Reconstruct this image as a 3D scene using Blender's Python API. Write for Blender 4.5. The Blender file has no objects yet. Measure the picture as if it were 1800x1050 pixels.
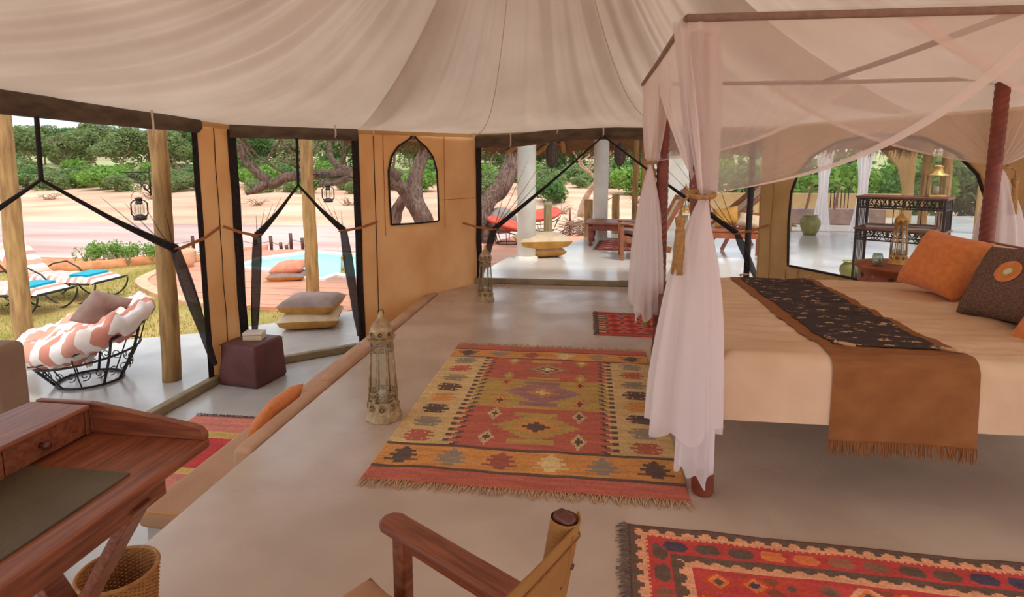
import bpy, bmesh, math, random
from mathutils import Vector, Matrix, noise
R = math.radians; PI = math.pi
scene = bpy.context.scene
C = bpy.context.collection
rnd = random.Random(7)

# ------------------------------------------------------------------ camera
FPX, PPX, PPY, PITCH, YAW, EYE = 1010.0, 900.0, 427.0, R(7.6), R(7.5), 1.55
cd = bpy.data.cameras.new('camera'); cam = bpy.data.objects.new('camera', cd); C.objects.link(cam)
cd.sensor_fit = 'HORIZONTAL'; cd.sensor_width = 36.0
cd.lens = 36.0 * FPX / 1800.0
cd.shift_y = -(525.0 - PPY) / 1800.0
cd.clip_start = 0.05; cd.clip_end = 900
cam.location = (0, 0, EYE); cam.rotation_euler = (PI / 2 - PITCH, 0, YAW)
scene.camera = cam

# ------------------------------------------------------------------ sky, sun, exposure
w = bpy.data.worlds.new('sky'); scene.world = w; w.use_nodes = True
nt = w.node_tree; nt.nodes.clear()
def N(tree, typ, **kw):
    n = tree.nodes.new(typ)
    for k, v in kw.items(): setattr(n, k, v)
    return n
_tc = N(nt, 'ShaderNodeTexCoord'); _mp = N(nt, 'ShaderNodeMapping'); _mp.inputs['Scale'].default_value = (1.6, 1.6, 5.0)
_nz = N(nt, 'ShaderNodeTexNoise'); _nz.inputs['Scale'].default_value = 1.7; _nz.inputs['Detail'].default_value = 5
_rp = N(nt, 'ShaderNodeValToRGB')
_rp.color_ramp.elements[0].position = .36; _rp.color_ramp.elements[0].color = (.50, .66, .86, 1)
_rp.color_ramp.elements[1].position = .58; _rp.color_ramp.elements[1].color = (.96, .96, .96, 1)
_bg = N(nt, 'ShaderNodeBackground'); _wo = N(nt, 'ShaderNodeOutputWorld')
nt.links.new(_tc.outputs['Generated'], _mp.inputs['Vector']); nt.links.new(_mp.outputs[0], _nz.inputs['Vector'])
nt.links.new(_nz.outputs['Fac'], _rp.inputs['Fac']); nt.links.new(_rp.outputs[0], _bg.inputs['Color'])
nt.links.new(_bg.outputs[0], _wo.inputs['Surface'])
_bg.inputs['Strength'].default_value = 1.0
sd = bpy.data.lights.new('sun_offscreen', 'SUN'); sun = bpy.data.objects.new('sun_offscreen', sd); C.objects.link(sun)
sd.energy = 1.3; sd.angle = R(14); sd.color = (1, .94, .84); sun.rotation_euler = (R(28), R(14), R(20))
vs = scene.view_settings
scene.display_settings.display_device = 'sRGB'
vs.view_transform = 'Standard'; vs.look = 'None'; vs.gamma = 1.0; vs.use_curve_mapping = False
vs.exposure = 0.85
scene.cycles.use_denoising = True
scene.cycles.max_bounces = 10; scene.cycles.diffuse_bounces = 6; scene.cycles.transparent_max_bounces = 24
scene.cycles.transmission_bounces = 8; scene.cycles.glossy_bounces = 4
scene.cycles.caustics_reflective = False; scene.cycles.caustics_refractive = False
scene.cycles.sample_clamp_indirect = 6

# ------------------------------------------------------------------ helpers
def ray(x, y):
    u = (x - PPX) / FPX; v = -(y - PPY) / FPX
    d = Vector((u, v * math.sin(PITCH) + math.cos(PITCH), v * math.cos(PITCH) - math.sin(PITCH)))
    return Matrix.Rotation(YAW, 3, 'Z') @ d
def at(x, y, Y):                      # the point at depth Y (metres down the tent) seen at x, y
    d = ray(x, y); return Vector((0, 0, EYE)) + d * (Y / d.y)
def onz(x, y, z):                     # the point at height z seen at x, y
    d = ray(x, y); return Vector((0, 0, EYE)) + d * ((z - EYE) / d.z)
def fn(x, y=0., z=0.): return noise.noise(Vector((x, y, z)))

class MB:
    def __init__(s): s.v = []; s.f = []; s.c = None
    def add(s, vs, fs):
        b = len(s.v); s.v += [tuple(p) for p in vs]; s.f += [tuple(i + b for i in f) for f in fs]; return s
    def box(s, c, d, rz=0., rx=0., ry=0.):
        m = Matrix.Rotation(rz, 3, 'Z') @ Matrix.Rotation(ry, 3, 'Y') @ Matrix.Rotation(rx, 3, 'X'); c = Vector(c)
        vs = [c + m @ Vector((i * d[0] / 2, j * d[1] / 2, k * d[2] / 2)) for i in (-1, 1) for j in (-1, 1) for k in (-1, 1)]
        return s.add(vs, [(0, 1, 3, 2), (4, 6, 7, 5), (0, 4, 5, 1), (2, 3, 7, 6), (0, 2, 6, 4), (1, 5, 7, 3)])
    def bar(s, p0, p1, a, b, up=(0, 0, 1)):
        p0 = Vector(p0); p1 = Vector(p1); t = (p1 - p0).normalized(); up = Vector(up)
        sx = t.cross(up)
        if sx.length < 1e-4: sx = t.cross(Vector((0, 1, 0)))
        sx.normalize(); sy = sx.cross(t).normalized()
        vs = [p + sx * i * a / 2 + sy * j * b / 2 for p in (p0, p1) for i in (-1, 1) for j in (-1, 1)]
        return s.add(vs, [(0, 1, 3, 2), (4, 6, 7, 5), (0, 4, 5, 1), (2, 3, 7, 6), (0, 2, 6, 4), (1, 5, 7, 3)])
    def tube(s, pts, r, n=8, closed=False, prof=None):
        pts = [Vector(p) for p in pts]; m = len(pts)
        if not hasattr(r, '__len__'): r = [r] * m
        vs = []; fs = []; ref = None
        for i, p in enumerate(pts):
            a = pts[(i - 1) % m] if (closed or i > 0) else p
            b = pts[(i + 1) % m] if (closed or i < m - 1) else p
            t = (b - a); t = t.normalized() if t.length > 1e-9 else Vector((0, 0, 1))
            if ref is None:
                ref = t.cross(Vector((0, 0, 1)))
                if ref.length < .05: ref = t.cross(Vector((1, 0, 0)))
            ref = (ref - t * ref.dot(t))
            if ref.length < 1e-6: ref = t.orthogonal()
            ref.normalize(); o = t.cross(ref)
            for k in range(n):
                an = 2 * PI * k / n
                rr = r[i] * (prof(k, i) if prof else 1)
                vs.append(p + (ref * math.cos(an) + o * math.sin(an)) * rr)
        rings = m if closed else m - 1
        for i in range(rings):
            j = (i + 1) % m
            for k in range(n):
                l = (k + 1) % n
                fs.append((i * n + k, i * n + l, j * n + l, j * n + k))
        if not closed:
            fs.append(tuple(range(n))[::-1]); fs.append(tuple((m - 1) * n + k for k in range(n)))
        return s.add(vs, fs)
    def lathe(s, prof, n=24, c=(0, 0, 0), fun=None, rot0=0.):
        vs = []; fs = []; m = len(prof); c = Vector(c)
        for r, z in prof:
            for k in range(n):
                a = 2 * PI * k / n + rot0; q = r * (fun(a, z) if fun else 1)
                vs.append(c + Vector((q * math.cos(a), q * math.sin(a), z)))
        for i in range(m - 1):
            for k in range(n):
                l = (k + 1) % n; fs.append((i * n + k, i * n + l, (i + 1) * n + l, (i + 1) * n + k))
        if prof[0][0] > 1e-4: fs.append(tuple(range(n))[::-1])
        if prof[-1][0] > 1e-4: fs.append(tuple((m - 1) * n + k for k in range(n)))
        return s.add(vs, fs)
    def grid(s, f, nu, nv, cu=False, flip=False):
        vs = []; fs = []; W = nu if cu else nu + 1
        for j in range(nv + 1):
            for i in range(W): vs.append(f(i / nu, j / nv))
        for j in range(nv):
            for i in range(nu):
                a = j * W + i; b = j * W + (i + 1) % W
                q = (a, b, b + W, a + W); fs.append(q[::-1] if flip else q)
        return s.add(vs, fs)
    def prism(s, poly, z0, z1):
        n = len(poly); vs = [(p[0], p[1], z0) for p in poly] + [(p[0], p[1], z1) for p in poly]
        fs = [tuple(range(n))[::-1], tuple(range(n, 2 * n))] + [(i, (i + 1) % n, n + (i + 1) % n, n + i) for i in range(n)]
        return s.add(vs, fs)
    def extr(s, poly, d):             # a 3D outline pushed along d
        n = len(poly); d = Vector(d); vs = [Vector(p) for p in poly] + [Vector(p) + d for p in poly]
        fs = [tuple(range(n))[::-1], tuple(range(n, 2 * n))] + [(i, (i + 1) % n, n + (i + 1) % n, n + i) for i in range(n)]
        return s.add(vs, fs)
    def mesh(s, name, m, smooth=False, fix=True):
        me = bpy.data.meshes.new(name); me.from_pydata(s.v, [], s.f); me.materials.append(m)
        if fix:
            bm = bmesh.new(); bm.from_mesh(me); bmesh.ops.recalc_face_normals(bm, faces=bm.faces); bm.to_mesh(me); bm.free()
        if smooth:
            me.polygons.foreach_set('use_smooth', [True] * len(me.polygons))
        me.update(); return me
    def build(s, name, m, parent=None, smooth=False, bev=0., loc=None, fix=True, seg=2):
        return obj(name, s.mesh(name, m, smooth, fix), parent, loc, bev, seg)

def obj(name, me, parent=None, loc=None, bev=0., seg=2):
    o = bpy.data.objects.new(name, me); C.objects.link(o)
    if parent is not None: o.parent = parent
    if loc is not None: o.location = loc
    if bev:
        b = o.modifiers.new('bevel', 'BEVEL'); b.width = bev; b.segments = seg; b.limit_method = 'ANGLE'; b.angle_limit = R(35)
        me.polygons.foreach_set('use_smooth', [True] * len(me.polygons))
        wn = o.modifiers.new('wn', 'WEIGHTED_NORMAL'); wn.keep_sharp = True
    return o
def tag(o, label=None, cat=None, group=None, kind=None):
    if label: o['label'] = label
    if cat: o['category'] = cat
    if group: o['group'] = group
    if kind: o['kind'] = kind
    return o
def thing(name, label, cat, loc=(0, 0, 0), rz=0., group=None, scale=None):
    o = bpy.data.objects.new(name, None); C.objects.link(o); o.empty_display_size = .1
    o.location = loc; o.rotation_euler = (0, 0, rz)
    if scale: o.scale = (scale,) * 3
    return tag(o, label, cat, group)
def struct(o, label=None): 
    o['kind'] = 'structure'
    if label: o['label'] = label
    return o
def dup(root, loc, rz=None, label=None, scale=None, swap=None):
    def cp(o, par):
        c = o.copy(); C.objects.link(c); c.parent = par
        if swap and c.data and len(c.data.materials) and c.data.materials[0] in swap:
            key = (c.data.name, swap[c.data.materials[0]].name)
            if key not in _sw:
                d = c.data.copy(); d.materials[0] = swap[c.data.materials[0]]; _sw[key] = d
            c.data = _sw[key]
        for ch in list(o.children): cp(ch, c)
        return c
    c = cp(root, None); c.location = loc
    if rz is not None: c.rotation_euler = (0, 0, rz)
    if scale: c.scale = (scale,) * 3
    if label: c['label'] = label
    return c
_sw = {}

# ------------------------------------------------------------------ materials
def lin(c): return tuple(((v / 255) / 12.92 if v / 255 <= .04045 else ((v / 255 + .055) / 1.055) ** 2.4) for v in c) + (1,)
def mat(name, c1, c2=None, scale=6., rough=.7, bump=0., bscale=40., metal=0., stretch=(1, 1, 1), detail=4., spec=.5, trans=0., alpha=None, ramp=(.35, .65), coord='Object', sheen=0., rvar=0., bdist=.01, coat=0.):
    m = bpy.data.materials.new(name); m.use_nodes = True; t = m.node_tree; b = t.nodes['Principled BSDF']
    b.inputs['Roughness'].default_value = rough; b.inputs['Metallic'].default_value = metal
    b.inputs['Specular IOR Level'].default_value = spec; b.inputs['Base Color'].default_value = lin(c1)
    if sheen: b.inputs['Sheen Weight'].default_value = sheen
    if coat: b.inputs['Coat Weight'].default_value = coat; b.inputs['Coat Roughness'].default_value = .15
    tc = N(t, 'ShaderNodeTexCoord'); mp = N(t, 'ShaderNodeMapping'); mp.inputs['Scale'].default_value = stretch
    t.links.new(tc.outputs[coord], mp.inputs[0]); col = None
    if c2 is not None:
        nz = N(t, 'ShaderNodeTexNoise'); nz.inputs['Scale'].default_value = scale; nz.inputs['Detail'].default_value = detail
        t.links.new(mp.outputs[0], nz.inputs['Vector'])
        rp = N(t, 'ShaderNodeValToRGB'); e = rp.color_ramp.elements
        e[0].position, e[1].position = ramp; e[0].color = lin(c1); e[1].color = lin(c2)
        t.links.new(nz.outputs['Fac'], rp.inputs[0]); t.links.new(rp.outputs[0], b.inputs['Base Color']); col = rp.outputs[0]
        if rvar:
            mr = N(t, 'ShaderNodeMapRange'); mr.inputs['To Min'].default_value = rough - rvar; mr.inputs['To Max'].default_value = rough + rvar
            mr.inputs['From Min'].default_value = .3; mr.inputs['From Max'].default_value = .7
            t.links.new(nz.outputs['Fac'], mr.inputs[0]); t.links.new(mr.outputs[0], b.inputs['Roughness'])
    if bump:
        n2 = N(t, 'ShaderNodeTexNoise'); n2.inputs['Scale'].default_value = bscale; n2.inputs['Detail'].default_value = 3
        bp = N(t, 'ShaderNodeBump'); bp.inputs['Strength'].default_value = bump; bp.inputs['Distance'].default_value = bdist
        t.links.new(mp.outputs[0], n2.inputs['Vector']); t.links.new(n2.outputs['Fac'], bp.inputs['Height']); t.links.new(bp.outputs[0], b.inputs['Normal'])
    out = t.nodes['Material Output']; sh = b.outputs[0]
    if trans:
        tr = N(t, 'ShaderNodeBsdfTranslucent'); tr.inputs[0].default_value = lin(c1)
        if col: t.links.new(col, tr.inputs[0])
        mx = N(t, 'ShaderNodeMixShader'); mx.inputs[0].default_value = trans
        t.links.new(sh, mx.inputs[1]); t.links.new(tr.outputs[0], mx.inputs[2]); sh = mx.outputs[0]
    if alpha is not None:
        tp = N(t, 'ShaderNodeBsdfTransparent'); mx = N(t, 'ShaderNodeMixShader'); mx.inputs[0].default_value = alpha
        t.links.new(tp.outputs[0], mx.inputs[1]); t.links.new(sh, mx.inputs[2]); sh = mx.outputs[0]
    t.links.new(sh, out.inputs['Surface'])
    return m
def glass(name, tint=(242, 244, 240), a=.09):
    m = bpy.data.materials.new(name); m.use_nodes = True; t = m.node_tree; t.nodes.clear()
    o = N(t, 'ShaderNodeOutputMaterial'); g = N(t, 'ShaderNodeBsdfGlossy'); g.inputs['Roughness'].default_value = .05
    d = N(t, 'ShaderNodeBsdfTransparent'); d.inputs[0].default_value = lin(tint)
    mx = N(t, 'ShaderNodeMixShader'); mx.inputs[0].default_value = a
    t.links.new(d.outputs[0], mx.inputs[1]); t.links.new(g.outputs[0], mx.inputs[2]); t.links.new(mx.outputs[0], o.inputs[0]); return m
def colmat(name, rough=.9, bump=.5, bscale=160.):
    m = mat(name, (200, 200, 200), rough=rough, bump=bump, bscale=bscale, spec=.15, bdist=.004); t = m.node_tree
    a = N(t, 'ShaderNodeVertexColor', layer_name='Col'); nz = N(t, 'ShaderNodeTexNoise'); nz.inputs['Scale'].default_value = 45.; nz.inputs['Detail'].default_value = 3
    tc = N(t, 'ShaderNodeTexCoord'); mp = N(t, 'ShaderNodeMapping'); mp.inputs['Scale'].default_value = (1, 6, 1)
    t.links.new(tc.outputs['Object'], mp.inputs[0]); t.links.new(mp.outputs[0], nz.inputs['Vector'])
    mr = N(t, 'ShaderNodeMapRange'); mr.inputs['To Min'].default_value = .72; mr.inputs['To Max'].default_value = 1.28
    hs = N(t, 'ShaderNodeHueSaturation'); t.links.new(nz.outputs['Fac'], mr.inputs[0]); t.links.new(mr.outputs[0], hs.inputs['Value'])
    t.links.new(a.outputs['Color'], hs.inputs['Color']); t.links.new(hs.outputs[0], t.nodes['Principled BSDF'].inputs['Base Color']); return m
def stripes(name, cols, axis=0, scale=3., rough=.85, trans=0.):
    m = mat(name, cols[0], rough=rough, bump=.3, bscale=90, spec=.2, trans=trans); t = m.node_tree
    tc = N(t, 'ShaderNodeTexCoord'); sp = N(t, 'ShaderNodeSeparateXYZ'); mu = N(t, 'ShaderNodeMath', operation='MULTIPLY'); mu.inputs[1].default_value = scale
    fr = N(t, 'ShaderNodeMath', operation='FRACT'); rp = N(t, 'ShaderNodeValToRGB'); rp.color_ramp.interpolation = 'CONSTANT'
    e = rp.color_ramp.elements
    while len(e) < len(cols): e.new(.5)
    for i, c in enumerate(cols): e[i].position = i / len(cols); e[i].color = lin(c)
    t.links.new(tc.outputs['Object'], sp.inputs[0]); t.links.new(sp.outputs[axis], mu.inputs[0]); t.links.new(mu.outputs[0], fr.inputs[0])
    t.links.new(fr.outputs[0], rp.inputs[0]); t.links.new(rp.outputs[0], t.nodes['Principled BSDF'].inputs['Base Color']); return m

M = {}
M['cement'] = mat('polished_cement', (204, 184, 166), (182, 160, 142), scale=1.6, rough=.27, rvar=.10, bump=.05, bscale=2., spec=.55, detail=3, bdist=.02)
M['cement_grey'] = mat('grey_cement', (196, 192, 186), (172, 168, 164), scale=1.4, rough=.22, rvar=.08, bump=.04, bscale=2., detail=3, bdist=.02)
M['cement_lodge'] = mat('pale_polished_cement', (224, 218, 208), (204, 198, 190), scale=1.4, rough=.2, rvar=.08, bump=.04, bscale=2., detail=3, bdist=.02)
M['lining'] = mat('tent_lining', (200, 177, 157), (184, 160, 140), scale=1.2, rough=.9, spec=.1, trans=.42, bump=.15, bscale=14)
M['canvas'] = mat('tent_canvas', (238, 204, 160), (228, 188, 138), scale=2.2, rough=.9, spec=.1, trans=.5, bump=.25, bscale=220, detail=6)
M['canvas_pale'] = mat('pale_canvas', (214, 184, 138), (198, 166, 118), scale=2.2, rough=.9, spec=.1, trans=.35, bump=.25, bscale=220, detail=6)
M['black_trim'] = mat('black_webbing', (38, 32, 32), (52, 44, 42), scale=30, rough=.8, bump=.3, bscale=200, spec=.2)
M['flap'] = mat('rolled_flap', (112, 96, 80), (86, 74, 62), scale=5, rough=.85, bump=.3, bscale=30, spec=.2, stretch=(1, 1, 3))
M['screen'] = mat('insect_screen', (96, 90, 84), rough=.9, spec=.1, alpha=.13)
M['sill'] = mat('sill_canvas', (150, 132, 100), (128, 112, 84), scale=6, rough=.85, bump=.3)
M['pleat'] = mat('pleated_screen', (58, 54, 54), rough=.85, spec=.2, alpha=.4)
M['bar'] = mat('net_covered_bar', (156, 132, 120), (140, 118, 106), scale=30, rough=.9)
M['screen_dense'] = mat('gathered_screen', (66, 60, 60), (46, 42, 42), scale=30, rough=.85, spec=.2, alpha=.80, stretch=(6, 6, 1))
M['screen_mid'] = mat('window_screen', (112, 104, 100), rough=.9, spec=.1, alpha=.26)
M['strap'] = mat('tan_strap', (176, 112, 62), (150, 92, 48), scale=20, rough=.8)
M['cord'] = mat('white_cord', (225, 210, 190), rough=.8)
M['mahog'] = mat('mahogany', (112, 58, 38), (150, 86, 56), scale=5, rough=.34, stretch=(14, 1.2, 14), bump=.12, bscale=40, detail=6)
M['mahog_x'] = mat('mahogany_across', (112, 58, 38), (150, 86, 56), scale=5, rough=.34, stretch=(1.2, 14, 14), bump=.12, bscale=40, detail=6)
M['mahog_dk'] = mat('dark_mahogany', (76, 36, 28), (104, 54, 38), scale=5, rough=.36, stretch=(14, 1.2, 14), bump=.1, detail=6)
M['bedwood'] = mat('bed_wood', (110, 48, 34), (138, 66, 46), scale=8, rough=.4, bump=.1, bscale=60)
M['leather_green'] = mat('green_leather', (92, 80, 56), (80, 68, 48), scale=5, rough=.55, bump=.2, bscale=120)
M['leather_maroon'] = mat('maroon_leather', (104, 56, 50), (84, 44, 42), scale=4, rough=.55, bump=.35, bscale=25, detail=7)
M['sofa'] = mat('taupe_upholstery', (150, 124, 104), (138, 112, 92), scale=4, rough=.9, bump=.2, bscale=200)
M['bench'] = mat('bench_canvas', (196, 156, 124), (182, 140, 108), scale=3, rough=.9, bump=.3, bscale=40)
M['piping'] = mat('ochre_piping', (196, 140, 76), rough=.85)
M['orange'] = mat('orange_linen', (226, 138, 72), (214, 122, 58), scale=30, rough=.9, bump=.4, bscale=180, sheen=.2)
M['spread'] = mat('cotton_spread', (226, 196, 164), (214, 180, 146), scale=3, rough=.6, bump=.35, bscale=9, bdist=.02, spec=.2)
M['runner'] = mat('brown_runner', (152, 98, 52), (138, 84, 42), scale=8, rough=.9, bump=.3, bscale=150, stretch=(1, 8, 1))
M['brown_cloth'] = mat('brown_boucle', (92, 66, 54), (124, 96, 80), scale=90, rough=.95, bump=.6, bscale=140, detail=2)
M['cream'] = mat('cream_cloth', (228, 208, 178), (218, 194, 162), scale=5, rough=.9, bump=.2, bscale=100)
M['net'] = mat('net_voile', (246, 236, 232), rough=.9, spec=.1, trans=.5, alpha=.42)
M['net_roof'] = mat('net_voile_single', (238, 222, 214), rough=.9, spec=.1, trans=.5, alpha=.22)
M['net_fold'] = mat('net_voile_folded', (250, 244, 244), rough=.9, spec=.1, trans=.45, alpha=.72)
M['net_hem'] = mat('net_hem', (248, 240, 236), rough=.9, spec=.1, trans=.35, alpha=.8)
M['rope'] = mat('jute_rope', (186, 146, 92), (160, 120, 70), scale=60, rough=.9, bump=.6, bscale=150)
M['brass_old'] = mat('whitewashed_metal', (196, 170, 128), (150, 120, 84), scale=22, rough=.5, metal=.25, bump=.3, bscale=90, detail=6)
M['brass'] = mat('gilt_metal', (222, 180, 108), (186, 140, 76), scale=22, rough=.35, metal=.6, bump=.3, bscale=90)
M['mirror'] = mat('mirror_silver', (232, 234, 234), rough=.03, metal=1.)
M['glass'] = glass('lantern_glass')
M['glass_jar'] = glass('jar_glass', (225, 235, 225), .22)
M['wax'] = mat('candle_wax', (236, 228, 206), rough=.5, trans=.3)
M['iron'] = mat('wrought_iron', (44, 40, 42), (62, 56, 56), scale=30, rough=.55, metal=.4)
M['rattan'] = mat('rattan', (186, 130, 70), (158, 102, 48), scale=40, rough=.7, bump=.3, bscale=120)
M['pole'] = mat('peeled_pole', (186, 146, 90), (140, 104, 62), scale=4, rough=.8, stretch=(5, 5, .8), bump=.5, bscale=20, detail=7)
M['pole_grey'] = mat('weathered_post', (150, 140, 100), (122, 110, 74), scale=4, rough=.85, stretch=(5, 5, .8), bump=.5, bscale=20)
M['plaster'] = mat('white_plaster', (226, 220, 208), (212, 204, 190), scale=3, rough=.85, bump=.2, bscale=30)
M['thatch'] = mat('thatch', (176, 128, 78), (118, 78, 44), scale=9, rough=1, stretch=(6, 6, 1), bump=.8, bscale=40, bdist=.04)
M['deck'] = mat('red_deck_boards', (216, 160, 132), (200, 140, 112), scale=4, rough=.7, stretch=(1, 8, 8), bump=.2)
M['kerb'] = mat('pink_stone_kerb', (226, 182, 148), (208, 160, 126), scale=6, rough=.8, bump=.3)
M['lawn'] = mat('lawn_soil', (150, 140, 66), (196, 164, 104), scale=1.3, rough=1, bump=.8, bscale=50, detail=8, bdist=.03)
M['blade'] = mat('grass_blade', (144, 150, 62), (178, 164, 84), scale=1.1, rough=.8, trans=.2)
M['soil'] = mat('red_earth', (206, 142, 98), (184, 116, 76), scale=5, rough=1, bump=.6, bscale=20)
M['sand'] = mat('river_sand', (226, 188, 160), (202, 154, 124), scale=.16, rough=1, bump=.6, bscale=1.5, stretch=(1, 2.5, 1), detail=9, bdist=.2)
M['river'] = mat('wet_riverbed', (216, 180, 168), (176, 134, 122), scale=.22, rough=.42, rvar=.22, stretch=(.35, 2.2, 1), bump=.3, bscale=1.2, detail=9, bdist=.08)
M['water'] = mat('pool_water', (112, 206, 182), (140, 222, 200), scale=.8, rough=.06, bump=.15, bscale=7, bdist=.03)
M['pool_white'] = mat('pool_coping', (236, 232, 226), rough=.6)
M['leaf_a'] = mat('leaf_grey_green', (148, 164, 108), (120, 140, 84), scale=2.5, rough=.8, trans=.4)
M['leaf_b'] = mat('leaf_bright_green', (142, 178, 84), (108, 150, 60), scale=2.5, rough=.8, trans=.3)
M['leaf_c'] = mat('leaf_dull_olive', (160, 162, 116), (132, 138, 92), scale=2.5, rough=.8, trans=.3)
M['leaf_d'] = mat('leaf_deep_green', (106, 144, 82), (82, 120, 60), scale=2.5, rough=.8, trans=.3)
M['bark'] = mat('acacia_bark', (150, 122, 108), (96, 74, 64), scale=6, rough=1, stretch=(3, 3, .7), bump=1., bscale=9, detail=8, bdist=.08)
M['bark_pale'] = mat('pale_bark', (190, 160, 138), (160, 130, 108), scale=4, rough=1)
M['twig'] = mat('dry_twigs', (176, 146, 124), (140, 110, 90), scale=6, rough=1)
M['hill'] = mat('far_hill', (128, 140, 92), (164, 146, 108), scale=.05, rough=1)
M['scrub'] = mat('scrub_slope', (156, 172, 112), (200, 184, 140), scale=.12, rough=1, detail=8)
M['stripe'] = stripes('pink_white_stripe', [(240, 228, 220), (214, 142, 122), (244, 234, 228), (222, 160, 140)], 0, 3.2)
M['towel'] = mat('turquoise_towel', (36, 168, 190), (24, 148, 172), scale=30, rough=.95, bump=.5, bscale=200)
M['pillow_grey'] = mat('mauve_grey_cloth', (150, 124, 114), (134, 108, 98), scale=8, rough=.85, bump=.3, bscale=60)
M['pillow_beige'] = mat('beige_cloth', (214, 194, 164), (200, 176, 142), scale=8, rough=.85, bump=.3, bscale=60)
M['pillow_gold'] = mat('ochre_gusset', (206, 154, 76), (186, 132, 58), scale=8, rough=.85, bump=.3, bscale=60)
M['pillow_pink'] = mat('coral_cloth', (222, 146, 116), (206, 126, 98), scale=8, rough=.85, bump=.3, bscale=60)
M['red_cloth'] = mat('red_cloth', (214, 92, 70), (196, 74, 58), scale=8, rough=.85, bump=.3)
M['mattress'] = mat('mattress_ticking', (214, 196, 170), rough=.9)
M['olive_glaze'] = mat('green_glaze', (150, 148, 80), (124, 122, 62), scale=5, rough=.35)
M['dark_weave'] = mat('dark_weave', (88, 68, 58), (66, 50, 44), scale=30, rough=.9)
M['tablewood'] = mat('carved_table_wood', (142, 74, 44), (168, 96, 60), scale=7, rough=.45, bump=.15)
M['chairwood'] = mat('teak', (156, 96, 62), (130, 76, 48), scale=6, rough=.5, stretch=(3, 3, 3))
M['shelfwood'] = mat('shelf_board', (132, 78, 58), (112, 62, 46), scale=6, rough=.5, stretch=(8, 2, 8))
M['stone'] = mat('grey_boulder', (168, 152, 142), (136, 122, 112), scale=3, rough=1, bump=.8, bscale=8)
M['safari'] = mat('safari_canvas', (164, 116, 58), (148, 102, 48), scale=5, rough=.85, bump=.3, bscale=220)
M['book'] = mat('book_cover', (148, 128, 112), (124, 104, 90), scale=4, rough=.6)
M['paper'] = mat('page_edges', (226, 214, 196), rough=.9, bump=.3, bscale=300)
M['rug'] = colmat('woven_kilim')
M['fringe'] = mat('cotton_fringe', (206, 166, 124), (184, 140, 100), scale=40, rough=.95)
M['fringe_dk'] = mat('dark_fringe', (96, 76, 66), (124, 100, 84), scale=40, rough=.95)

# ================================================================== STRUCTURE
ZS, ZV, ZL = -.42, -.36, .05          # sunken floor, veranda, lodge floor; the platform is 0
W0, W1, W2, W3, F1, F2 = (-3.43, 1.9), (-3.37, 4.63), (-3.31, 5.01), (-2.39, 5.81), (-1.45, 7.46), (2.03, 7.48)
R1, R2 = (2.08, 7.33), (3.47, 5.02)
def pl(x, y, A, B, off=0.):           # the point of a wall plane seen at x, y
    d = ray(x, y); n = Vector((-(B[1] - A[1]), B[0] - A[0])); t = n.dot(Vector(A)) / n.dot(d.xy)
    p = Vector((0, 0, EYE)) + d * t; q = n.normalized() * off
    if q.dot(Vector((-p.x, -p.y + 3))) < 0: q = -q
    return p + Vector((q.x, q.y, 0))
def wpt(A, B, u, z, off=0.):
    A = Vector(A); B = Vector(B); d = (B - A).normalized(); n = Vector((-d.y, d.x))
    if n.dot(Vector((0, 3)) - A) < 0: n = -n
    p = A + d * u + n * off; return Vector((p.x, p.y, z))
def wlen(A, B): return (Vector(B) - Vector(A)).length

# floors
platform = struct(MB().prism([(-1.8, -1.6), (4.6, -1.6), (4.6, 5.0), (3.5, 5.0), (2.05, 7.46), (-1.45, 7.46), (-1.8, 6.84)], -.6, 0).build('floor', M['cement'], bev=.012), 'raised polished cement platform of the tent')
struct(MB().prism([(-3.5, -1.6), (-1.8, -1.6), (-1.8, 6.84), (-2.39, 5.81), (-3.31, 5.01), (-3.4, 4.6)], -.6, ZS).build('floor_sunken', M['cement_grey']), 'sunken grey cement floor inside the tent')
struct(MB().prism([(-3.4, -1.6), (-3.37, 4.63), (-3.31, 5.01), (-2.39, 5.81), (-1.55, 7.3), (-1.5, 8.7), (-1.7, 8.6), (-3.2, 7.02), (-4.0, 6.26), (-4.37, 5.95), (-5.27, 5.45), (-6.4, 4.9), (-9.5, 3.2), (-9.5, -1.6)], -.62, ZV).build('floor_veranda', M['cement_grey'], bev=.01), 'smooth grey cement veranda outside the left doors')
struct(MB().prism([(-1.45, 7.46), (2.05, 7.46), (3.47, 5.02), (12, 5.0), (12, 19), (3.9, 19), (3.9, 13.9), (.55, 13.6), (0, 12.4), (-.4, 10.9), (-1.3, 9.4), (-1.5, 8.0)], -.6, ZL).build('floor_lodge', M['cement_lodge'], bev=.015), 'glossy grey cement floor of the open lodge')

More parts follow.
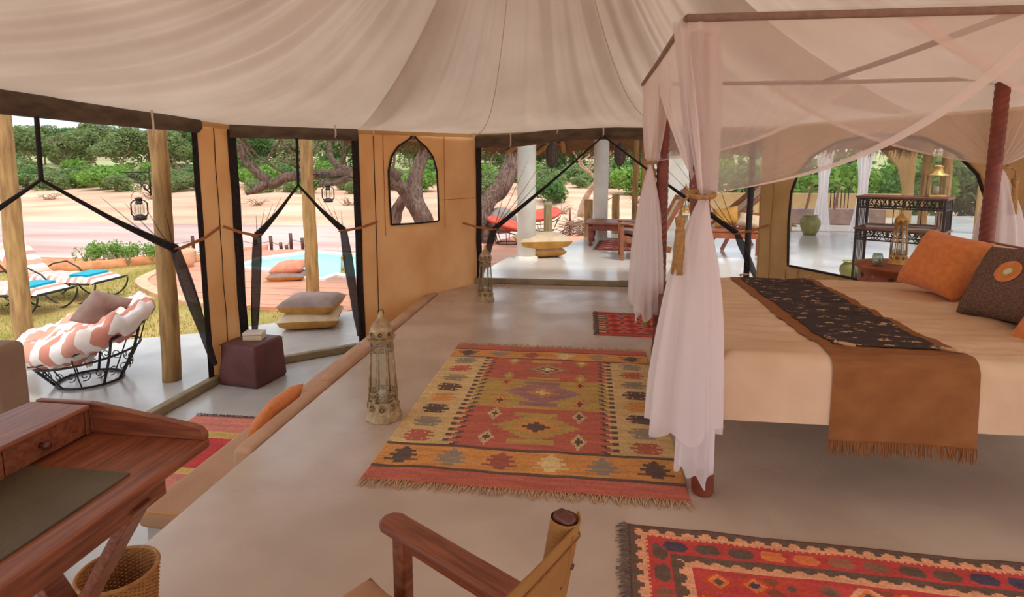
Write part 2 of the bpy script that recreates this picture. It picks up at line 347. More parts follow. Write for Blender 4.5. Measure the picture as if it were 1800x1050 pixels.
# canvas wall panels, with window holes
def panel(name, A, B, z0, z1, m, hole=None, hc=None, label=None, amp=.012, sag=0.):
    L = wlen(A, B); mb = MB()
    def wr(u, z): return amp * (fn(u * 2.1, z * 1.2, A[0]) + .5 * fn(u * 9, z * 1.5, A[1]))
    if hole is None:
        mb.grid(lambda a, b: wpt(A, B, a * L, z0 + b * (z1 - z0), wr(a * L, z0 + b * (z1 - z0))), max(6, int(L * 14)), 24)
    else:
        n = len(hole); outer = []
        for (u, z) in hole:
            du, dz = u - hc[0], z - hc[1]; k = 1e9
            if abs(du) > 1e-6: k = min(k, ((L if du > 0 else 0) - hc[0]) / du)
            if abs(dz) > 1e-6: k = min(k, ((z1 if dz > 0 else z0) - hc[1]) / dz)
            outer.append([hc[0] + du * k, hc[1] + dz * k])
        for cu, cz in ((0, z0), (L, z0), (L, z1), (0, z1)):
            i = min(range(n), key=lambda i: (outer[i][0] - cu) ** 2 + (outer[i][1] - cz) ** 2); outer[i] = [cu, cz]
        def f(a, b):
            i = int(round(a * n)) % n; h = hole[i]; o = outer[i]; u = h[0] + (o[0] - h[0]) * b; z = h[1] + (o[1] - h[1]) * b
            return wpt(A, B, u, z, wr(u, z) * min(1, b * 3))
        mb.grid(f, n, 12, cu=True)
    o = mb.build(name, m, smooth=True); s = o.modifiers.new('cloth', 'SOLIDIFY'); s.thickness = .006; s.offset = 0
    return struct(o, label)
def smooth_path(pts, n):
    P = [Vector(p) for p in pts]; d = [0]
    for a, b in zip(P, P[1:]): d.append(d[-1] + (b - a).length)
    out = []
    for i in range(n):
        s = d[-1] * i / (n - 1); k = max(j for j in range(len(d)) if d[j] <= s + 1e-9); k = min(k, len(P) - 2)
        t = (s - d[k]) / max(1e-9, d[k + 1] - d[k]); a, b = P[k], P[k + 1]
        m0 = (P[k + 1] - P[max(0, k - 1)]) / 2; m1 = (P[min(len(P) - 1, k + 2)] - P[k]) / 2
        out.append(a * (2 * t ** 3 - 3 * t * t + 1) + m0 * (t ** 3 - 2 * t * t + t) + b * (-2 * t ** 3 + 3 * t * t) + m1 * (t ** 3 - t * t))
    return out
def lerp_path(pts, n):
    P = [Vector(p) for p in pts]; d = [0]
    for a, b in zip(P, P[1:]): d.append(d[-1] + (b - a).length)
    out = []
    for i in range(n):
        s = d[-1] * i / (n - 1); k = 0
        while k < len(P) - 2 and d[k + 1] < s: k += 1
        out.append(P[k].lerp(P[k + 1], (s - d[k]) / max(1e-9, d[k + 1] - d[k])))
    return out
ZT = 1.99
panel('wall_left', W1, W2, ZS, ZT, M['canvas'], label='narrow ochre canvas wall strip between two left doors')
for i, (s, xs) in enumerate(((.43, 0),)):   # the sewn seam down the strip
    u = .2
    struct(MB().tube([wpt(W1, W2, u + .01 * fn(z * 3), z, .016) for z in [ZS + k * .1 for k in range(25)]], .004, 5).build('trim_seam', M['black_trim'], smooth=True))
# arched window panel on the left diagonal
LD = wlen(W3, F1)
h1 = [(.42, .90), (.80, .885), (1.17, .885)]
arc = [(1.17, .885), (1.165, 1.2), (1.15, 1.5), (1.09, 1.66), (.98, 1.77), (.88, 1.83), (.82, 1.87), (.78, 1.94), (.74, 1.87), (.67, 1.83), (.55, 1.77), (.45, 1.66), (.40, 1.5), (.405, 1.2), (.42, .90)]
hole1 = [tuple(p)[:2] for p in lerp_path([(a, b, 0) for a, b in h1 + arc[1:]], 97)][:-1]
panel('wall_diagonal_left', W3, F1, ZS, ZT, M['canvas'], hole1, (.78, 1.3), label='ochre canvas wall with small pointed-arch window')
def window(name, A, B, hole, screen, tri, lab):
    w_ = struct(MB().tube([wpt(A, B, u, z, .012) for u, z in hole], tri, 8, closed=True).build(name, M['black_trim'], smooth=True), lab)
    n = len(hole); cu = sum(p[0] for p in hole) / n; cz = sum(p[1] for p in hole) / n
    MB().grid(lambda a, b: wpt(A, B, cu + (hole[int(round(a * n)) % n][0] - cu) * b, cz + (hole[int(round(a * n)) % n][1] - cz) * b, 0.), n, 3, cu=True).build('insect_screen', screen, w_, smooth=True)
    return w_
window('window_1', W3, F1, hole1, M['screen'], .011, 'small pointed-arch window bound in black with insect screen')
for u in (.33, 1.28):
    struct(MB().tube([wpt(W3, F1, u, z, .014) for z in (.78, 1.2, 1.6, 1.97)], .004, 5).build('trim_seam', M['strap']))
struct(MB().tube([wpt(W3, F1, .2, z, .014) for z in (ZS, .4, 1.2, 1.97)], .005, 5).build('trim_seam', M['black_trim']))
struct(MB().tube([wpt(W3, F1, u, 1.14, .012) for u in (1.2, 1.5, 1.86)], .003, 5).build('trim_seam', M['strap']))
# broad arched window panel on the right diagonal
h2 = [(.47, .41), (1.4, .40), (2.38, .42)]
arc2 = [(2.38, .42), (2.40, .9), (2.39, 1.25), (2.30, 1.48), (2.12, 1.66), (1.85, 1.80), (1.42, 1.86), (.98, 1.80), (.70, 1.66), (.53, 1.48), (.45, 1.25), (.44, .9), (.47, .41)]
hole2 = [tuple(p)[:2] for p in lerp_path([(a, b, 0) for a, b in h2 + arc2[1:]], 121)][:-1]
panel('wall_diagonal_right', R1, R2, -.02, ZT, M['canvas_pale'], hole2, (1.42, 1.15), label='pale canvas wall with broad arched window behind bed')
window('window_2', R1, R2, hole2, M['screen_mid'], .014, 'broad arched screen window bound in black behind the bed')
struct(MB().tube([wpt(R1, R2, .2 + .012 * fn(z * 2), z, .016) for z in [k * .1 for k in range(20)]], .004, 5).build('trim_seam', M['strap'], smooth=True))
for k in range(26):   # gathers of the canvas skirt under the window
    u = .35 + k * .085
    if k % 2: struct(MB().tube([wpt(R1, R2, u + .02 * fn(k * 3.1), .38 - .02 * (k % 3), .012), wpt(R1, R2, u + .03 * fn(k * 5.7), .18, .022), wpt(R1, R2, u + .02 * fn(k), .0, .03)], [.004, .011, .014], 6).build('trim_gather', M['canvas_pale'], smooth=True))
# right-hand tent wall beyond the panel
panel('wall_right', (3.47, 5.02), (3.60, 4.65), -.02, ZT, M['canvas_pale'], label='pale canvas strip beside right opening')
struct(MB().box(wpt((3.60, 4.65), (3.9, 3.2), .03, .98, 0), (.05, .05, 1.98)).build('trim_post', M['black_trim']))

# door sills
for A, B, z, h in ((W0, W1, ZS, .075), (W2, W3, ZS, .075), (F1, (.45, 7.475), 0, .07), ((.45, 7.475), F2, 0, .078)):
    L = wlen(A, B); c = wpt(A, B, L / 2, z + h / 2, .03); an = math.atan2(B[1] - A[1], B[0] - A[0])
    struct(MB().box(c, (L + .06, .075, h), rz=an).build('trim_sill', M['sill'], bev=.012), 'canvas covered door sill')

# ------------------------------------------------------------------ tent roof lining
PK = Vector((-.42, 4.25, 4.3))
HEMS = {   # hem polylines of the cloth facets, each from hip to hip
 'left': [(-2.39, 5.78, 1.925), (-2.9, 5.36, 1.92), (-3.3, 4.95, 1.93), (-3.36, 4.4, 1.945), (-3.40, 3.6, 1.96), (-3.42, 2.8, 1.985), (-3.44, 1.6, 2.02), (-3.44, .2, 2.03), (-3.4, -.8, 2.03)],
 'front': [(3.02, 5.78, 2.02), (2.6, 6.48, 2.02), (2.1, 7.34, 2.02), (1.2, 7.42, 2.02), (.35, 7.43, 2.03), (-.3, 7.42, 2.01), (-.9, 7.41, 1.975), (-1.43, 7.4, 1.96), (-1.9, 6.6, 1.94), (-2.39, 5.78, 1.925)],
 'right': [(3.9, -.8, 2.03), (4.0, 2.0, 2.02), (3.9, 3.6, 2.02), (3.55, 4.9, 2.02), (3.02, 5.78, 2.02)],
 'back': [(-3.4, -.8, 2.03), (-1.5, -1.3, 2.03), (.5, -1.5, 2.03), (2.4, -1.3, 2.03), (3.9, -.8, 2.03)]}
def facet(key, nu, nv):
    hem = lerp_path(HEMS[key], nu + 1); seed = {'left': 1.3, 'front': 4.7, 'right': 8.1, 'back': 2.2}[key]
    def f(a, b):
        h = hem[int(round(a * nu))]; t = b * .985; p = h.lerp(PK, t)
        mid = math.sin(PI * a)
        z = h.z + (PK.z - h.z) * t ** 1.42 - .40 * mid ** .42 * math.sin(PI * t) ** 1.7
        fold = math.sin(a * nu * .35 + 3 * fn(a * 7, t * 1.5, seed)) * .5 + 1.1 * fn(a * 26, t * 1.2, seed) + .6 * fn(a * 60, t * 1.5, seed + 3)
        amp = (.125 if key == 'front' else .11) * min(1, t * 2.0) * (1 - t * .72) * mid ** .45
        z += fold * amp * .75
        if key == 'front':
            m_ = min(a, 1 - a); z -= (0 if m_ < .002 else .26 * math.exp(-m_ / .16)) * math.sin(PI * min(1, t * 1.15)) ** 1.1
        return Vector((p.x, p.y, z))
    return MB().grid(f, nu, nv)
ceil = None
for key, nu, nv in (('left', 220, 60), ('front', 220, 60), ('right', 90, 30), ('back', 60, 20)):
    o = facet(key, nu, nv).build('ceiling', M['lining'], smooth=True)
    struct(o, {'left': 'draped cream tent lining over the left side', 'front': 'draped cream tent lining panel over the front doors', 'right': 'draped cream tent lining over the bed', 'back': 'draped cream tent lining at the tent back'}[key])
    if key != 'back':   # the hem band that hangs at the edge of the lining
        hem = lerp_path(HEMS[key], nu + 1)
        def hb(a, b, hem=hem, nu=nu):
            h = hem[int(round(a * nu))]; q = (Vector((0, 3.5, 0)) - Vector((h.x, h.y, 0))).normalized()
            return h + q * (.012 * math.sin(PI * b)) + Vector((0, 0, -.045 * b + .004 * fn(a * 40)))
        struct(MB().grid(hb, nu, 3).build('trim_hem', M['canvas_pale'], smooth=True), 'cream hem band of the tent lining')
def seam(key, a, t0, t1):
    mb = facet(key, 220, 60); i = int(round(a * 220)); pts = []
    for j in range(int(t0 * 60), int(t1 * 60)): 
        p = Vector(mb.v[j * 221 + i]); pts.append(p + Vector((0, 0, -.002)))
    struct(MB().tube(pts, .0045, 5).build('trim_seam', M['cord'], smooth=True))
seam('front', .735, .02, .75); seam('front', .42, .02, .75)
# white tie cords hanging under the hem
for k, (x, y0, y1, A, B) in enumerate(((237, 206, 240, W0, W1), (581, 226, 243, W2, W3), (899, 232, 258, F1, F2), (980, 222, 235, F1, F2), (1059, 233, 241, F1, F2), (640, 228, 240, W3, F1), (817, 235, 262, W3, F1))):
    p = pl(x, y0, A, B, .14); q = p - Vector((0, 0, (y1 - y0) / FPX * p.y * 1.05))
    c_ = MB().tube([p + Vector((0, 0, .05)), p.lerp(q, .5) + Vector((.006, 0, 0)), q], .0045, 5).tube([p + Vector((.012, 0, .05)), q + Vector((.014, 0, .02))], .004, 5)
    tag(c_.build('tie_cord', M['cord'], smooth=True), 'short pale tie cord hanging from the tent roof hem', 'cord', 'tie cords along the roof hem')

# ------------------------------------------------------------------ rolled flaps and screen doors
def flap(name, pts, r, lab):
    P = smooth_path(pts, 60); t = thing(name, lab, 'door flap', P[0])
    o = P[0]
    MB().tube([p - o for p in P], [r(i / 59) for i in range(60)], 18, prof=lambda k, i: 1 + .05 * fn(k * 1.7, i * .35) + .03 * math.sin(k * 2)).build('rolled_canvas', M['flap'], t, smooth=True)
    return t
def wp3(A, B, x, y, off=.05): return pl(x, y, A, B, off)
f1 = flap('rolled_flap', [wpt(W0, W1, u, 1.905 + dz, .03) for u, dz in ((-.1, .05), (.6, .035), (1.2, .015), (1.9, .0), (2.4, -.005), (2.72, -.01))], lambda t: .085 - .022 * t, 'dark rolled canvas flap above the wide left door')
f2 = flap('rolled_flap', [wpt(W2, W3, u, 1.872, .03) for u in (.01, .4, .8, 1.2)], lambda t: .062, 'dark rolled canvas flap above the door facing the pool')
f3 = flap('rolled_flap', [wpt(F1, F2, u, z, .02) for u, z in ((.0, 1.875), (.35, 1.875), (.7, 1.90), (1.1, 1.95), (1.5, 1.965), (2.1, 1.955), (2.8, 1.955), (3.45, 1.95))], lambda t: .088 - .012 * t, 'dark sagging rolled flap above the front opening')
def screen_door(lab, A, B, z0, z1, ziptop, zipend, sides, posts=(True, True), label_s=None):
    """sides: list of (edge u sign, tie point, bottom point, strap anchor)"""
    t = thing('screen_door', lab, 'screen door', wpt(A, B, 0, z0)); o = t.location.copy(); L = wlen(A, B)
    def lo(p): return Vector(p) - o
    for k, u in enumerate((.03, L - .03)):
        if posts[k]: MB().grid(lambda a, b: lo(wpt(A, B, u + (a - .5) * .075 + .008 * fn(b * 5, u), z0 + b * (z1 - z0), .02 + .012 * math.sin(PI * a))), 4, 20).build('door_binding', M['black_trim'], t, smooth=True)
    MB().grid(lambda a, b: lo(wpt(A, B, a * L, z1 - .05 * b, .024)), 20, 2).build('top_binding', M['black_trim'], t)
    if (ziptop - zipend).length > .1:
        MB().tube([lo(p) for p in smooth_path([ziptop, ziptop.lerp(zipend, .6) + Vector((0, 0, .0)), zipend], 12)], .0135, 8).build('zip', M['black_trim'], t, smooth=True)
    n_ = wpt(A, B, 0, 0, 1) - wpt(A, B, 0, 0, 0)
    for (u_edge, tie, bot, anchor) in sides:
        post = [wpt(A, B, u_edge, z1 + (tie.z - z1) * k / 19, .01) for k in range(20)]
        edge = lerp_path([ziptop, zipend, tie], 40)
        # screen between binding and post
        def f(a, b, post=post, edge=edge):
            i = min(19, int(round(b * 19))); e = edge[min(39, int(round(b * 39)))]
            if b < .5: e = ziptop.lerp(zipend, b * 2)
            else: e = zipend.lerp(tie, b * 2 - 1)
            p = e.lerp(post[i], a); s = max(0, b - .45) * math.sin(a * 22 + 3 * fn(a * 4)) * .025
            return lo(p + n_ * s)
        MB().grid(f, 24, 19).build('screen_panel', M['screen'], t, smooth=True)
        mid = zipend.lerp(tie, .5) - Vector((0, 0, .02))
        MB().tube([lo(p) for p in smooth_path([zipend, mid, tie], 24)], [.010 + .026 * (i / 23) ** 1.6 for i in range(24)], 10, prof=lambda k, i: 1 + .1 * fn(k * 2.3, i * .2)).build('edge_binding', M['black_trim'], t, smooth=True)
        m2 = tie.lerp(bot, .5) + (tie - bot).cross(n_).normalized() * 0
        MB().tube([lo(p) for p in smooth_path([tie, tie.lerp(bot, .25), m2, bot], 30)], [.030 + .016 * math.sin(PI * min(1, i / 29 * 1.1)) - .006 * (i / 29) for i in range(30)], 14, prof=lambda k, i: 1 + .22 * math.sin(k * 2.7 + .12 * i) * (1 - .3 * fn(i * .2))).build('gathered_screen', M['screen_dense'], t, smooth=True)
        for k in range(4):   # pleats pulled towards the strap
            e = ziptop.lerp(zipend, .95).lerp(post[10], .25 + .16 * k); e.z = zipend.z - .06 * k - .08
            MB().tube([lo(p) for p in smooth_path([e.lerp(tie, .1), e.lerp(tie, .6) - Vector((0, 0, .04)), tie], 12)], [.0015 + .007 * i / 11 for i in range(12)], 5).build('pleat', M['pleat'], t, smooth=True)
        if anchor is not None:
            a0 = Vector(anchor)
            st = MB(); P = [tie + n_ * .04, tie.lerp(a0, .5) + n_ * .05 - Vector((0, 0, .01)), a0]
            for p, q in zip(P, P[1:]): st.bar(lo(p), lo(q), .006, .026, up=(0, 0, 1))
            st.tube([lo(tie + n_ * .0 + Vector((0, 0, 0))) + Vector((math.cos(an) * .045, math.sin(an) * .045, .01 * math.cos(an))) for an in [2 * PI * j / 12 for j in range(12)]], .008, 6, closed=True)
            st.build('strap', M['strap'], t)
    return t
screen_door('wide black bound screen door tied open beside the armchair with striped cushion', W0, W1, ZS + .07, 1.93, pl(50, 180, W0, W1, .05), pl(60, 316, W0, W1, .05),
    [(wlen(W0, W1) - .05, pl(290, 437, W0, W1, .09), pl(368, 640, W0, W1, .05), pl(386, 398, W1, W2, .015)), (.05, pl(-210, 470, W0, W1, .09), pl(-250, 760, W0, W1, .05), None)])
screen_door('narrow black bound screen door tied open towards the pool', W2, W3, ZS + .07, 1.93, pl(519, 230, W2, W3, .05), pl(522, 325, W2, W3, .05),
    [(wlen(W2, W3) - .05, pl(600, 404, W2, W3, .07), pl(630, 588, W2, W3, .05), pl(662, 390, W3, F1, .015)), (.05, pl(450, 413, W2, W3, .07), pl(446, 585, W2, W3, .05), pl(390, 398, W1, W2, .015))])
screen_door('widest black bound screen door parted over the front opening', F1, F2, .07, 1.99, pl(1060, 233, F1, F2, .10), pl(1060, 240, F1, F2, .10),
    [(.05, pl(870, 402, F1, F2, .08), pl(846, 486, F1, F2, .06), pl(812, 392, W3, F1, .015)), (wlen(F1, F2) - .05, pl(1292, 409, F1, F2, .08), pl(1326, 486, F1, F2, .06), pl(1354, 395, R1, R2, .02))])

# ================================================================== INDOOR THINGS
def weld(o, d=1e-4):
    bm = bmesh.new(); bm.from_mesh(o.data); bmesh.ops.remove_doubles(bm, verts=bm.verts, dist=d); bmesh.ops.recalc_face_normals(bm, faces=bm.faces); bm.to_mesh(o.data); bm.free()
    o.data.polygons.foreach_set('use_smooth', [True] * len(o.data.polygons)); return o
def cushion_mb(w_, h_, t_, n=22, seed=0., wr=.012, pinch=.07, pw=.55):
    mb = MB()
    for s in (1, -1):
        def f(a, b):
            u, v = 2 * a - 1, 2 * b - 1
            x = w_ / 2 * u * (1 - pinch * (1 - v * v)); y = h_ / 2 * v * (1 - pinch * (1 - u * u))
            e = max(0., (1 - u ** 4) * (1 - v ** 4))
            z = s * t_ / 2 * e ** pw + wr * e ** .5 * (fn(u * 1.6, v * 1.6, seed + s) + .5 * fn(u * 4, v * 4, seed))
            return (x, y, z)
        mb.grid(f, n, n, flip=(s < 0))
    return mb
def cushion(name, m, w_, h_, t_, loc, rot, label, cat='cushion', group=None, seed=0., parent=None, wr=.012, pinch=.07, pw=.55):
    o = weld(cushion_mb(w_, h_, t_, seed=seed, wr=wr, pinch=pinch, pw=pw).build(name, m, parent)); o.location = loc; o.rotation_euler = rot
    if label: tag(o, label, cat, group)
    return o
def face_rot(nrm, spin=0.):     # euler that turns local +z to nrm, local x kept level
    n = Vector(nrm).normalized(); x = Vector((0, 0, 1)).cross(n)
    x = x.normalized() if x.length > 1e-3 else Vector((1, 0, 0)); y = n.cross(x)
    return (Matrix((x, y, n)).transposed() @ Matrix.Rotation(spin, 3, 'Z')).to_euler()

# ------------------------------------------------------------------ four-poster bed
BX0, BX1, BY0, BY1 = .57, 2.84, 2.67, 4.50
bed = thing('four_poster_bed', 'dark red carved four poster bed with twisted posts', 'bed', (1.7, 3.58, 0)); B0 = -bed.location
def rope(a, z): return 1 + .10 * (abs(math.cos(2 * a - z * 62)) - .5)
prof = [(.046, 0), (.052, .012), (.052, .135), (.047, .15)] + [(.046, .15 + .25 * i / 46) for i in range(1, 47)]
prof2 = [(.044, .62 + 1.5 * i / 260) for i in range(261)] + [(.03, 2.13)]
pm = MB().lathe(prof, 24, fun=lambda a, z: rope(a, z) if z > .155 else 1).lathe(prof2, 24, fun=rope).mesh('post', M['bedwood'], True)
bm_ = MB().box((0, 0, .51), (.092, .092, .24)).mesh('post_block', M['bedwood'])
for x in (BX0, BX1):
    for y in (BY0, BY1):
        p = obj('post', pm, bed, Vector((x, y, 0)) + B0)
        if x == BX0: p.rotation_euler = (0, R(-2.9 if y == BY0 else -.4), 0)
        obj('post_block', bm_, p, bev=.008)
for n_, c, d in (('foot_rail', (BX0, 3.585, .51), (.045, 1.76, .15)), ('side_rail', (1.7, BY0, .51), (2.2, .045, .15)), ('side_rail', (1.7, BY1, .51), (2.2, .045, .15)), ('headboard', (BX1, 3.585, .72), (.04, 1.76, .6))):
    MB().box(c, d).build(n_, M['bedwood'], bed, bev=.006, loc=B0)
tag(MB().box((1.69, 3.585, .55), (2.14, 1.72, .24)).build('mattress', M['mattress'], bev=.05, seg=4), 'thick pale mattress under the sand coloured bedspread', 'mattress')
def drape(s, t_, lift=0., hem=.31, r=.07):
    """cloth lying on the bed: s along the bed from the foot edge, t_ across from the near edge; negative = hanging"""
    x0, y0, y1, top = .615, 2.63, 4.55, .705
    def edge(d):                   # arc over a rounded edge: returns inward position, drop
        if d >= r: return d, 0.
        a = (r - d) / r
        if a < PI / 2: return r - r * math.sin(a), r - r * math.cos(a)
        return -.0, r + (a - PI / 2) * r
    W = y1 - y0
    ex, dx = edge(s)
    if t_ < W / 2: ey, dy = edge(t_); y = y0 + ey; sy = -1
    else: ey, dy = edge(W - t_); y = y1 - ey; sy = 1
    drop = max(dx, dy); x = x0 + ex
    flare = .10 * max(0, dy - r); y += sy * (flare + lift); x -= .08 * max(0, dx - r) + (lift if dx > r else 0)
    z = top - drop + lift * (1 if drop < r else 0)
    z += (.011 * fn(x * 2.2, y * 13, 2.) + .009 * fn(x * 4, y * 6) + .005 * fn(x * 11, y * 16)) * (1 if drop < .02 else .2)
    hang = max(0, dy - r)
    if hang > 0: y += sy * (.020 * fn(x * 3.3, 4.) + .012 * fn(x * 9, 1.)) * hang / .3
    return Vector((x, y, z))
def spread_f(a, b):
    s = -.30 + a * (2.16 + .30); t_ = -.275 + b * (1.92 + .55)
    if s < 0: s *= .55
    return drape(s, t_)
sp = MB().grid(spread_f, 120, 150).build('bedspread', M['spread'], smooth=True); tag(sp, 'smooth sand coloured cotton bedspread covering the bed', 'bedspread')
rn = thing('bed_runner', 'brown fringed cloth runner with dark embroidered panel across the bed', 'bed runner', (1.36, 2.7, .7)); r0 = -rn.location
def run_f(a, b):
    s = .47 + a * .60; t_ = -.345 + b * 2.20
    s += .02 * fn(b * 3) 
    p = drape(s, t_, lift=.006)
    return p
MB().grid(run_f, 40, 140).build('cloth', M['runner'], rn, smooth=True, loc=r0)
# embroidered panel: dark ground with cream flecks laid in as colour
em = mat('embroidered_cloth', (62, 44, 38), rough=.95, bump=.4, bscale=120); t = em.node_tree
tc = N(t, 'ShaderNodeTexCoord'); vo = N(t, 'ShaderNodeTexVoronoi'); vo.inputs['Scale'].default_value = 10; mp = N(t, 'ShaderNodeMapping'); mp.inputs['Scale'].default_value = (1.0, 2.6, 1); mp.inputs['Rotation'].default_value = (0, 0, .35)
n2 = N(t, 'ShaderNodeTexNoise'); n2.inputs['Scale'].default_value = 24
mxv = N(t, 'ShaderNodeVectorMath', operation='ADD'); sc_ = N(t, 'ShaderNodeVectorMath', operation='SCALE'); sc_.inputs['Scale'].default_value = .10
t.links.new(tc.outputs['Object'], mp.inputs[0]); t.links.new(n2.outputs['Color'], sc_.inputs[0]); t.links.new(mp.outputs[0], mxv.inputs[0]); t.links.new(sc_.outputs[0], mxv.inputs[1]); t.links.new(mxv.outputs[0], vo.inputs['Vector'])
rp = N(t, 'ShaderNodeValToRGB'); e = rp.color_ramp.elements; e[0].position = .19; e[0].color = lin((200, 166, 124)); e[1].position = .27; e[1].color = lin((60, 42, 38))
t.links.new(vo.outputs['Distance'], rp.inputs[0]); t.links.new(rp.outputs[0], t.nodes['Principled BSDF'].inputs['Base Color'])
MB().grid(lambda a, b: drape(.54 + a * .47, .17 + b * 1.66, lift=.012), 40, 100).build('embroidered_panel', em, rn, smooth=True, loc=r0)
for a in (.545, 1.005):
    for b in (.17, 1.83):
        p = drape(a, b, lift=.022); d = -1 if b < 1 else 1
        o = MB().tube([p, p + Vector((.03, d * .03, 0)), p + Vector((.07, d * .045, -.002))], [.006, .009, .007], 7).build('tassel', M['fringe'], rn, smooth=True, loc=r0)
        MB().lathe([(0, -.011), (.011, 0), (0, .011)], 8, c=p).build('bead', M['brass_old'], o, smooth=True)
fr = MB()
for i in range(110):
    a = i / 109; p = run_f(a, 0); l = .05 + .02 * rnd.random(); q = p + Vector((rnd.uniform(-.012, .012), -.006 + rnd.uniform(-.008, .008), -l))
    fr.tube([p + Vector((0, 0, .008)), p.lerp(q, .5) + Vector((rnd.uniform(-.004, .004), 0, 0)), q], [.0032, .003, .0012], 4)
tag(fr.build('fringe', M['runner'], rn, loc=r0), kind='stuff')
# cushions and pillows
cushion('scatter_cushion', M['orange'], .44, .43, .23, (2.32, 4.06, .915), face_rot((-.80, -.32, .50), -.12), 'plain orange linen cushion propped against the bed head', seed=2.)
br = cushion('scatter_cushion', M['brown_cloth'], .50, .46, .20, (2.33, 3.42, .905), face_rot((-.86, -.18, .52), .10), 'brown woven cushion with round bead emblem on the bed', seed=5.)
def disc(z, r0_, r1_, m, name):
    def f(a, b):
        r = r0_ + (r1_ - r0_) * b; x = .02 + r * math.cos(2 * PI * a); y = .03 + r * math.sin(2 * PI * a); u, v = x / .25, y / .23
        e = max(0, (1 - u ** 4) * (1 - v ** 4)); return (x, y, .10 * e ** .55 + .012 * e ** .5 * (fn(u * 1.6, v * 1.6, 6.) + .5 * fn(u * 4, v * 4, 5.)) + z)
    return MB().grid(f, 32, 4, cu=True).build(name, m, br, smooth=True)
disc(.004, .038, .068, M['orange'], 'emblem_ring'); disc(.006, .018, .040, M['pillow_gold'], 'emblem_ring'); disc(.008, .0, .022, M['cream'], 'emblem_centre')
cushion('scatter_cushion', M['orange'], .42, .40, .17, (2.30, 2.98, .84), face_rot((-.75, -.1, .65), .2), 'orange cushion lying flat towards the near side of the bed head', seed=8.)
cushion('sleeping_pillow', M['cream'], .72, .46, .20, (2.58, 4.05, .86), face_rot((-.75, 0, .7), .0), 'cream sleeping pillow behind the orange linen cushion', 'pillow', seed=3.)
cushion('sleeping_pillow', M['cream'], .72, .46, .20, (2.58, 3.28, .86), face_rot((-.75, 0, .7), .0), 'cream sleeping pillow behind the brown woven cushion', 'pillow', seed=4.)

# ------------------------------------------------------------------ mosquito net on its frame
NX0, NX1, NY0, NY1, NZ = .40, 2.93, 2.585, 4.575, 2.175
net = thing('mosquito_net', 'white voile mosquito net draped over bed frame and tied back', 'mosquito net', (1.7, 3.58, 0)); n0 = -net.location
for p, q, r in (((NX0, NY0), (NX1, NY0), .017), ((NX0, NY1), (NX1, NY1), .015), ((NX0, NY0), (NX0, NY1), .015), ((NX1, NY0), (NX1, NY1), .015), ((1.70, NY0), (1.70, NY1), .017)):
    MB().tube([(p[0], p[1], NZ - .01), ((p[0] + q[0]) / 2, (p[1] + q[1]) / 2, NZ - .018), (q[0], q[1], NZ - .01)], r, 8).build('canopy_bar', M['bar'], bed, smooth=True, loc=B0)
MB().grid(lambda a, b: Vector((NX0 + a * (NX1 - NX0), NY0 + b * (NY1 - NY0), NZ + .012 - .05 * math.sin(PI * ((a * 2) % 1)) * math.sin(PI * b) + .006 * fn(a * 14, b * 4))), 60, 30).build('net_top', M['net_roof'], net, smooth=True, loc=n0)
def curtain(T0, T1, K, sag, seed, m=None, n=100, fold=.022, hemw=True):
    T0, T1, K = Vector(T0), Vector(T1), Vector(K); along = (T1 - T0).normalized(); nrm = along.cross(Vector((0, 0, 1)))
    def f(a, b):
        T = T0.lerp(T1, a); k = K + along * .035 * (a - .4) + Vector((0, 0, .012 * fn(a * 9, seed)))
        e = 1 - (1 - b) ** 1.0
        p = T.lerp(k, e)
        p.z -= sag * a ** .8 * math.sin(PI * b ** .85)
        p += along * (-.10 * (1 - a) * a * math.sin(PI * b))
        w_ = math.sin(PI * min(1, b * 1.02)) ** .8
        p += nrm * fold * w_ * (math.sin(a * 46 + 4 * fn(a * 5, seed)) * .5 + 1.3 * fn(a * 13, b * .8, seed)) * (.35 + .65 * b)
        return p
    o = MB().grid(f, n, 36).build('net_curtain', m or M['net'], net, smooth=True, loc=n0)
    if hemw:   # doubled hem along the free edge
        MB().grid(lambda a, b: f(.955 + .045 * a, b) + nrm * .002, 3, 36).build('hem', M['net_hem'], o, smooth=True)
    return o
KNL, KFL, KFR, KNR = Vector((.49, 2.575, 1.43)), Vector((.46, 4.45, 1.585)), Vector((2.92, 4.56, 1.55)), Vector((2.86, 2.62, 1.45))
curtain((NX0, NY0, NZ), (1.86, NY0, NZ), KNL, .19, 1.)
curtain((NX1, NY0, NZ), (1.20, NY0, NZ), KNR, .12, 2.)
curtain((NX0, NY1, NZ), (1.95, NY1, NZ), KFL, .15, 3.)
curtain((NX1, NY1, NZ), (1.25, NY1, NZ), KFR, .13, 4.)
curtain((NX0, NY0, NZ), (NX0, 3.85, NZ), KNL, .10, 5., M['net_fold'])
curtain((NX0, NY1, NZ), (NX0, 3.45, NZ), KFL, .10, 6., M['net_fold'])
curtain((NX1, NY1, NZ), (NX1, 3.3, NZ), KFR, .10, 7.)
curtain((NX1, NY0, NZ), (NX1, 3.9, NZ), KNR, .10, 8.)
def gather(T, K, r, seed):      # dense bundle of net hanging from a corner to its tie
    T = Vector(T); K = Vector(K)
    def f(a, b):
        an = 2 * PI * a; p = T.lerp(K, b); q = r * (1 - .45 * b ** 2) * (1 + .14 * math.sin(an * 7 + 3 * fn(b * 1.5, seed)) + .15 * fn(math.cos(an) * 2, math.sin(an) * 2, seed))
        return p + Vector((q * math.cos(an), q * .8 * math.sin(an), 0))
    return MB().grid(f, 56, 20, cu=True).build('net_gather', M['net_fold'], net, smooth=True, loc=n0)
gather((.455, 2.655, 2.17), KNL + Vector((.03, .07, 0)), .085, 1.); gather((.50, 4.47, 2.17), KFL + Vector((.02, .02, 0)), .09, 2.)
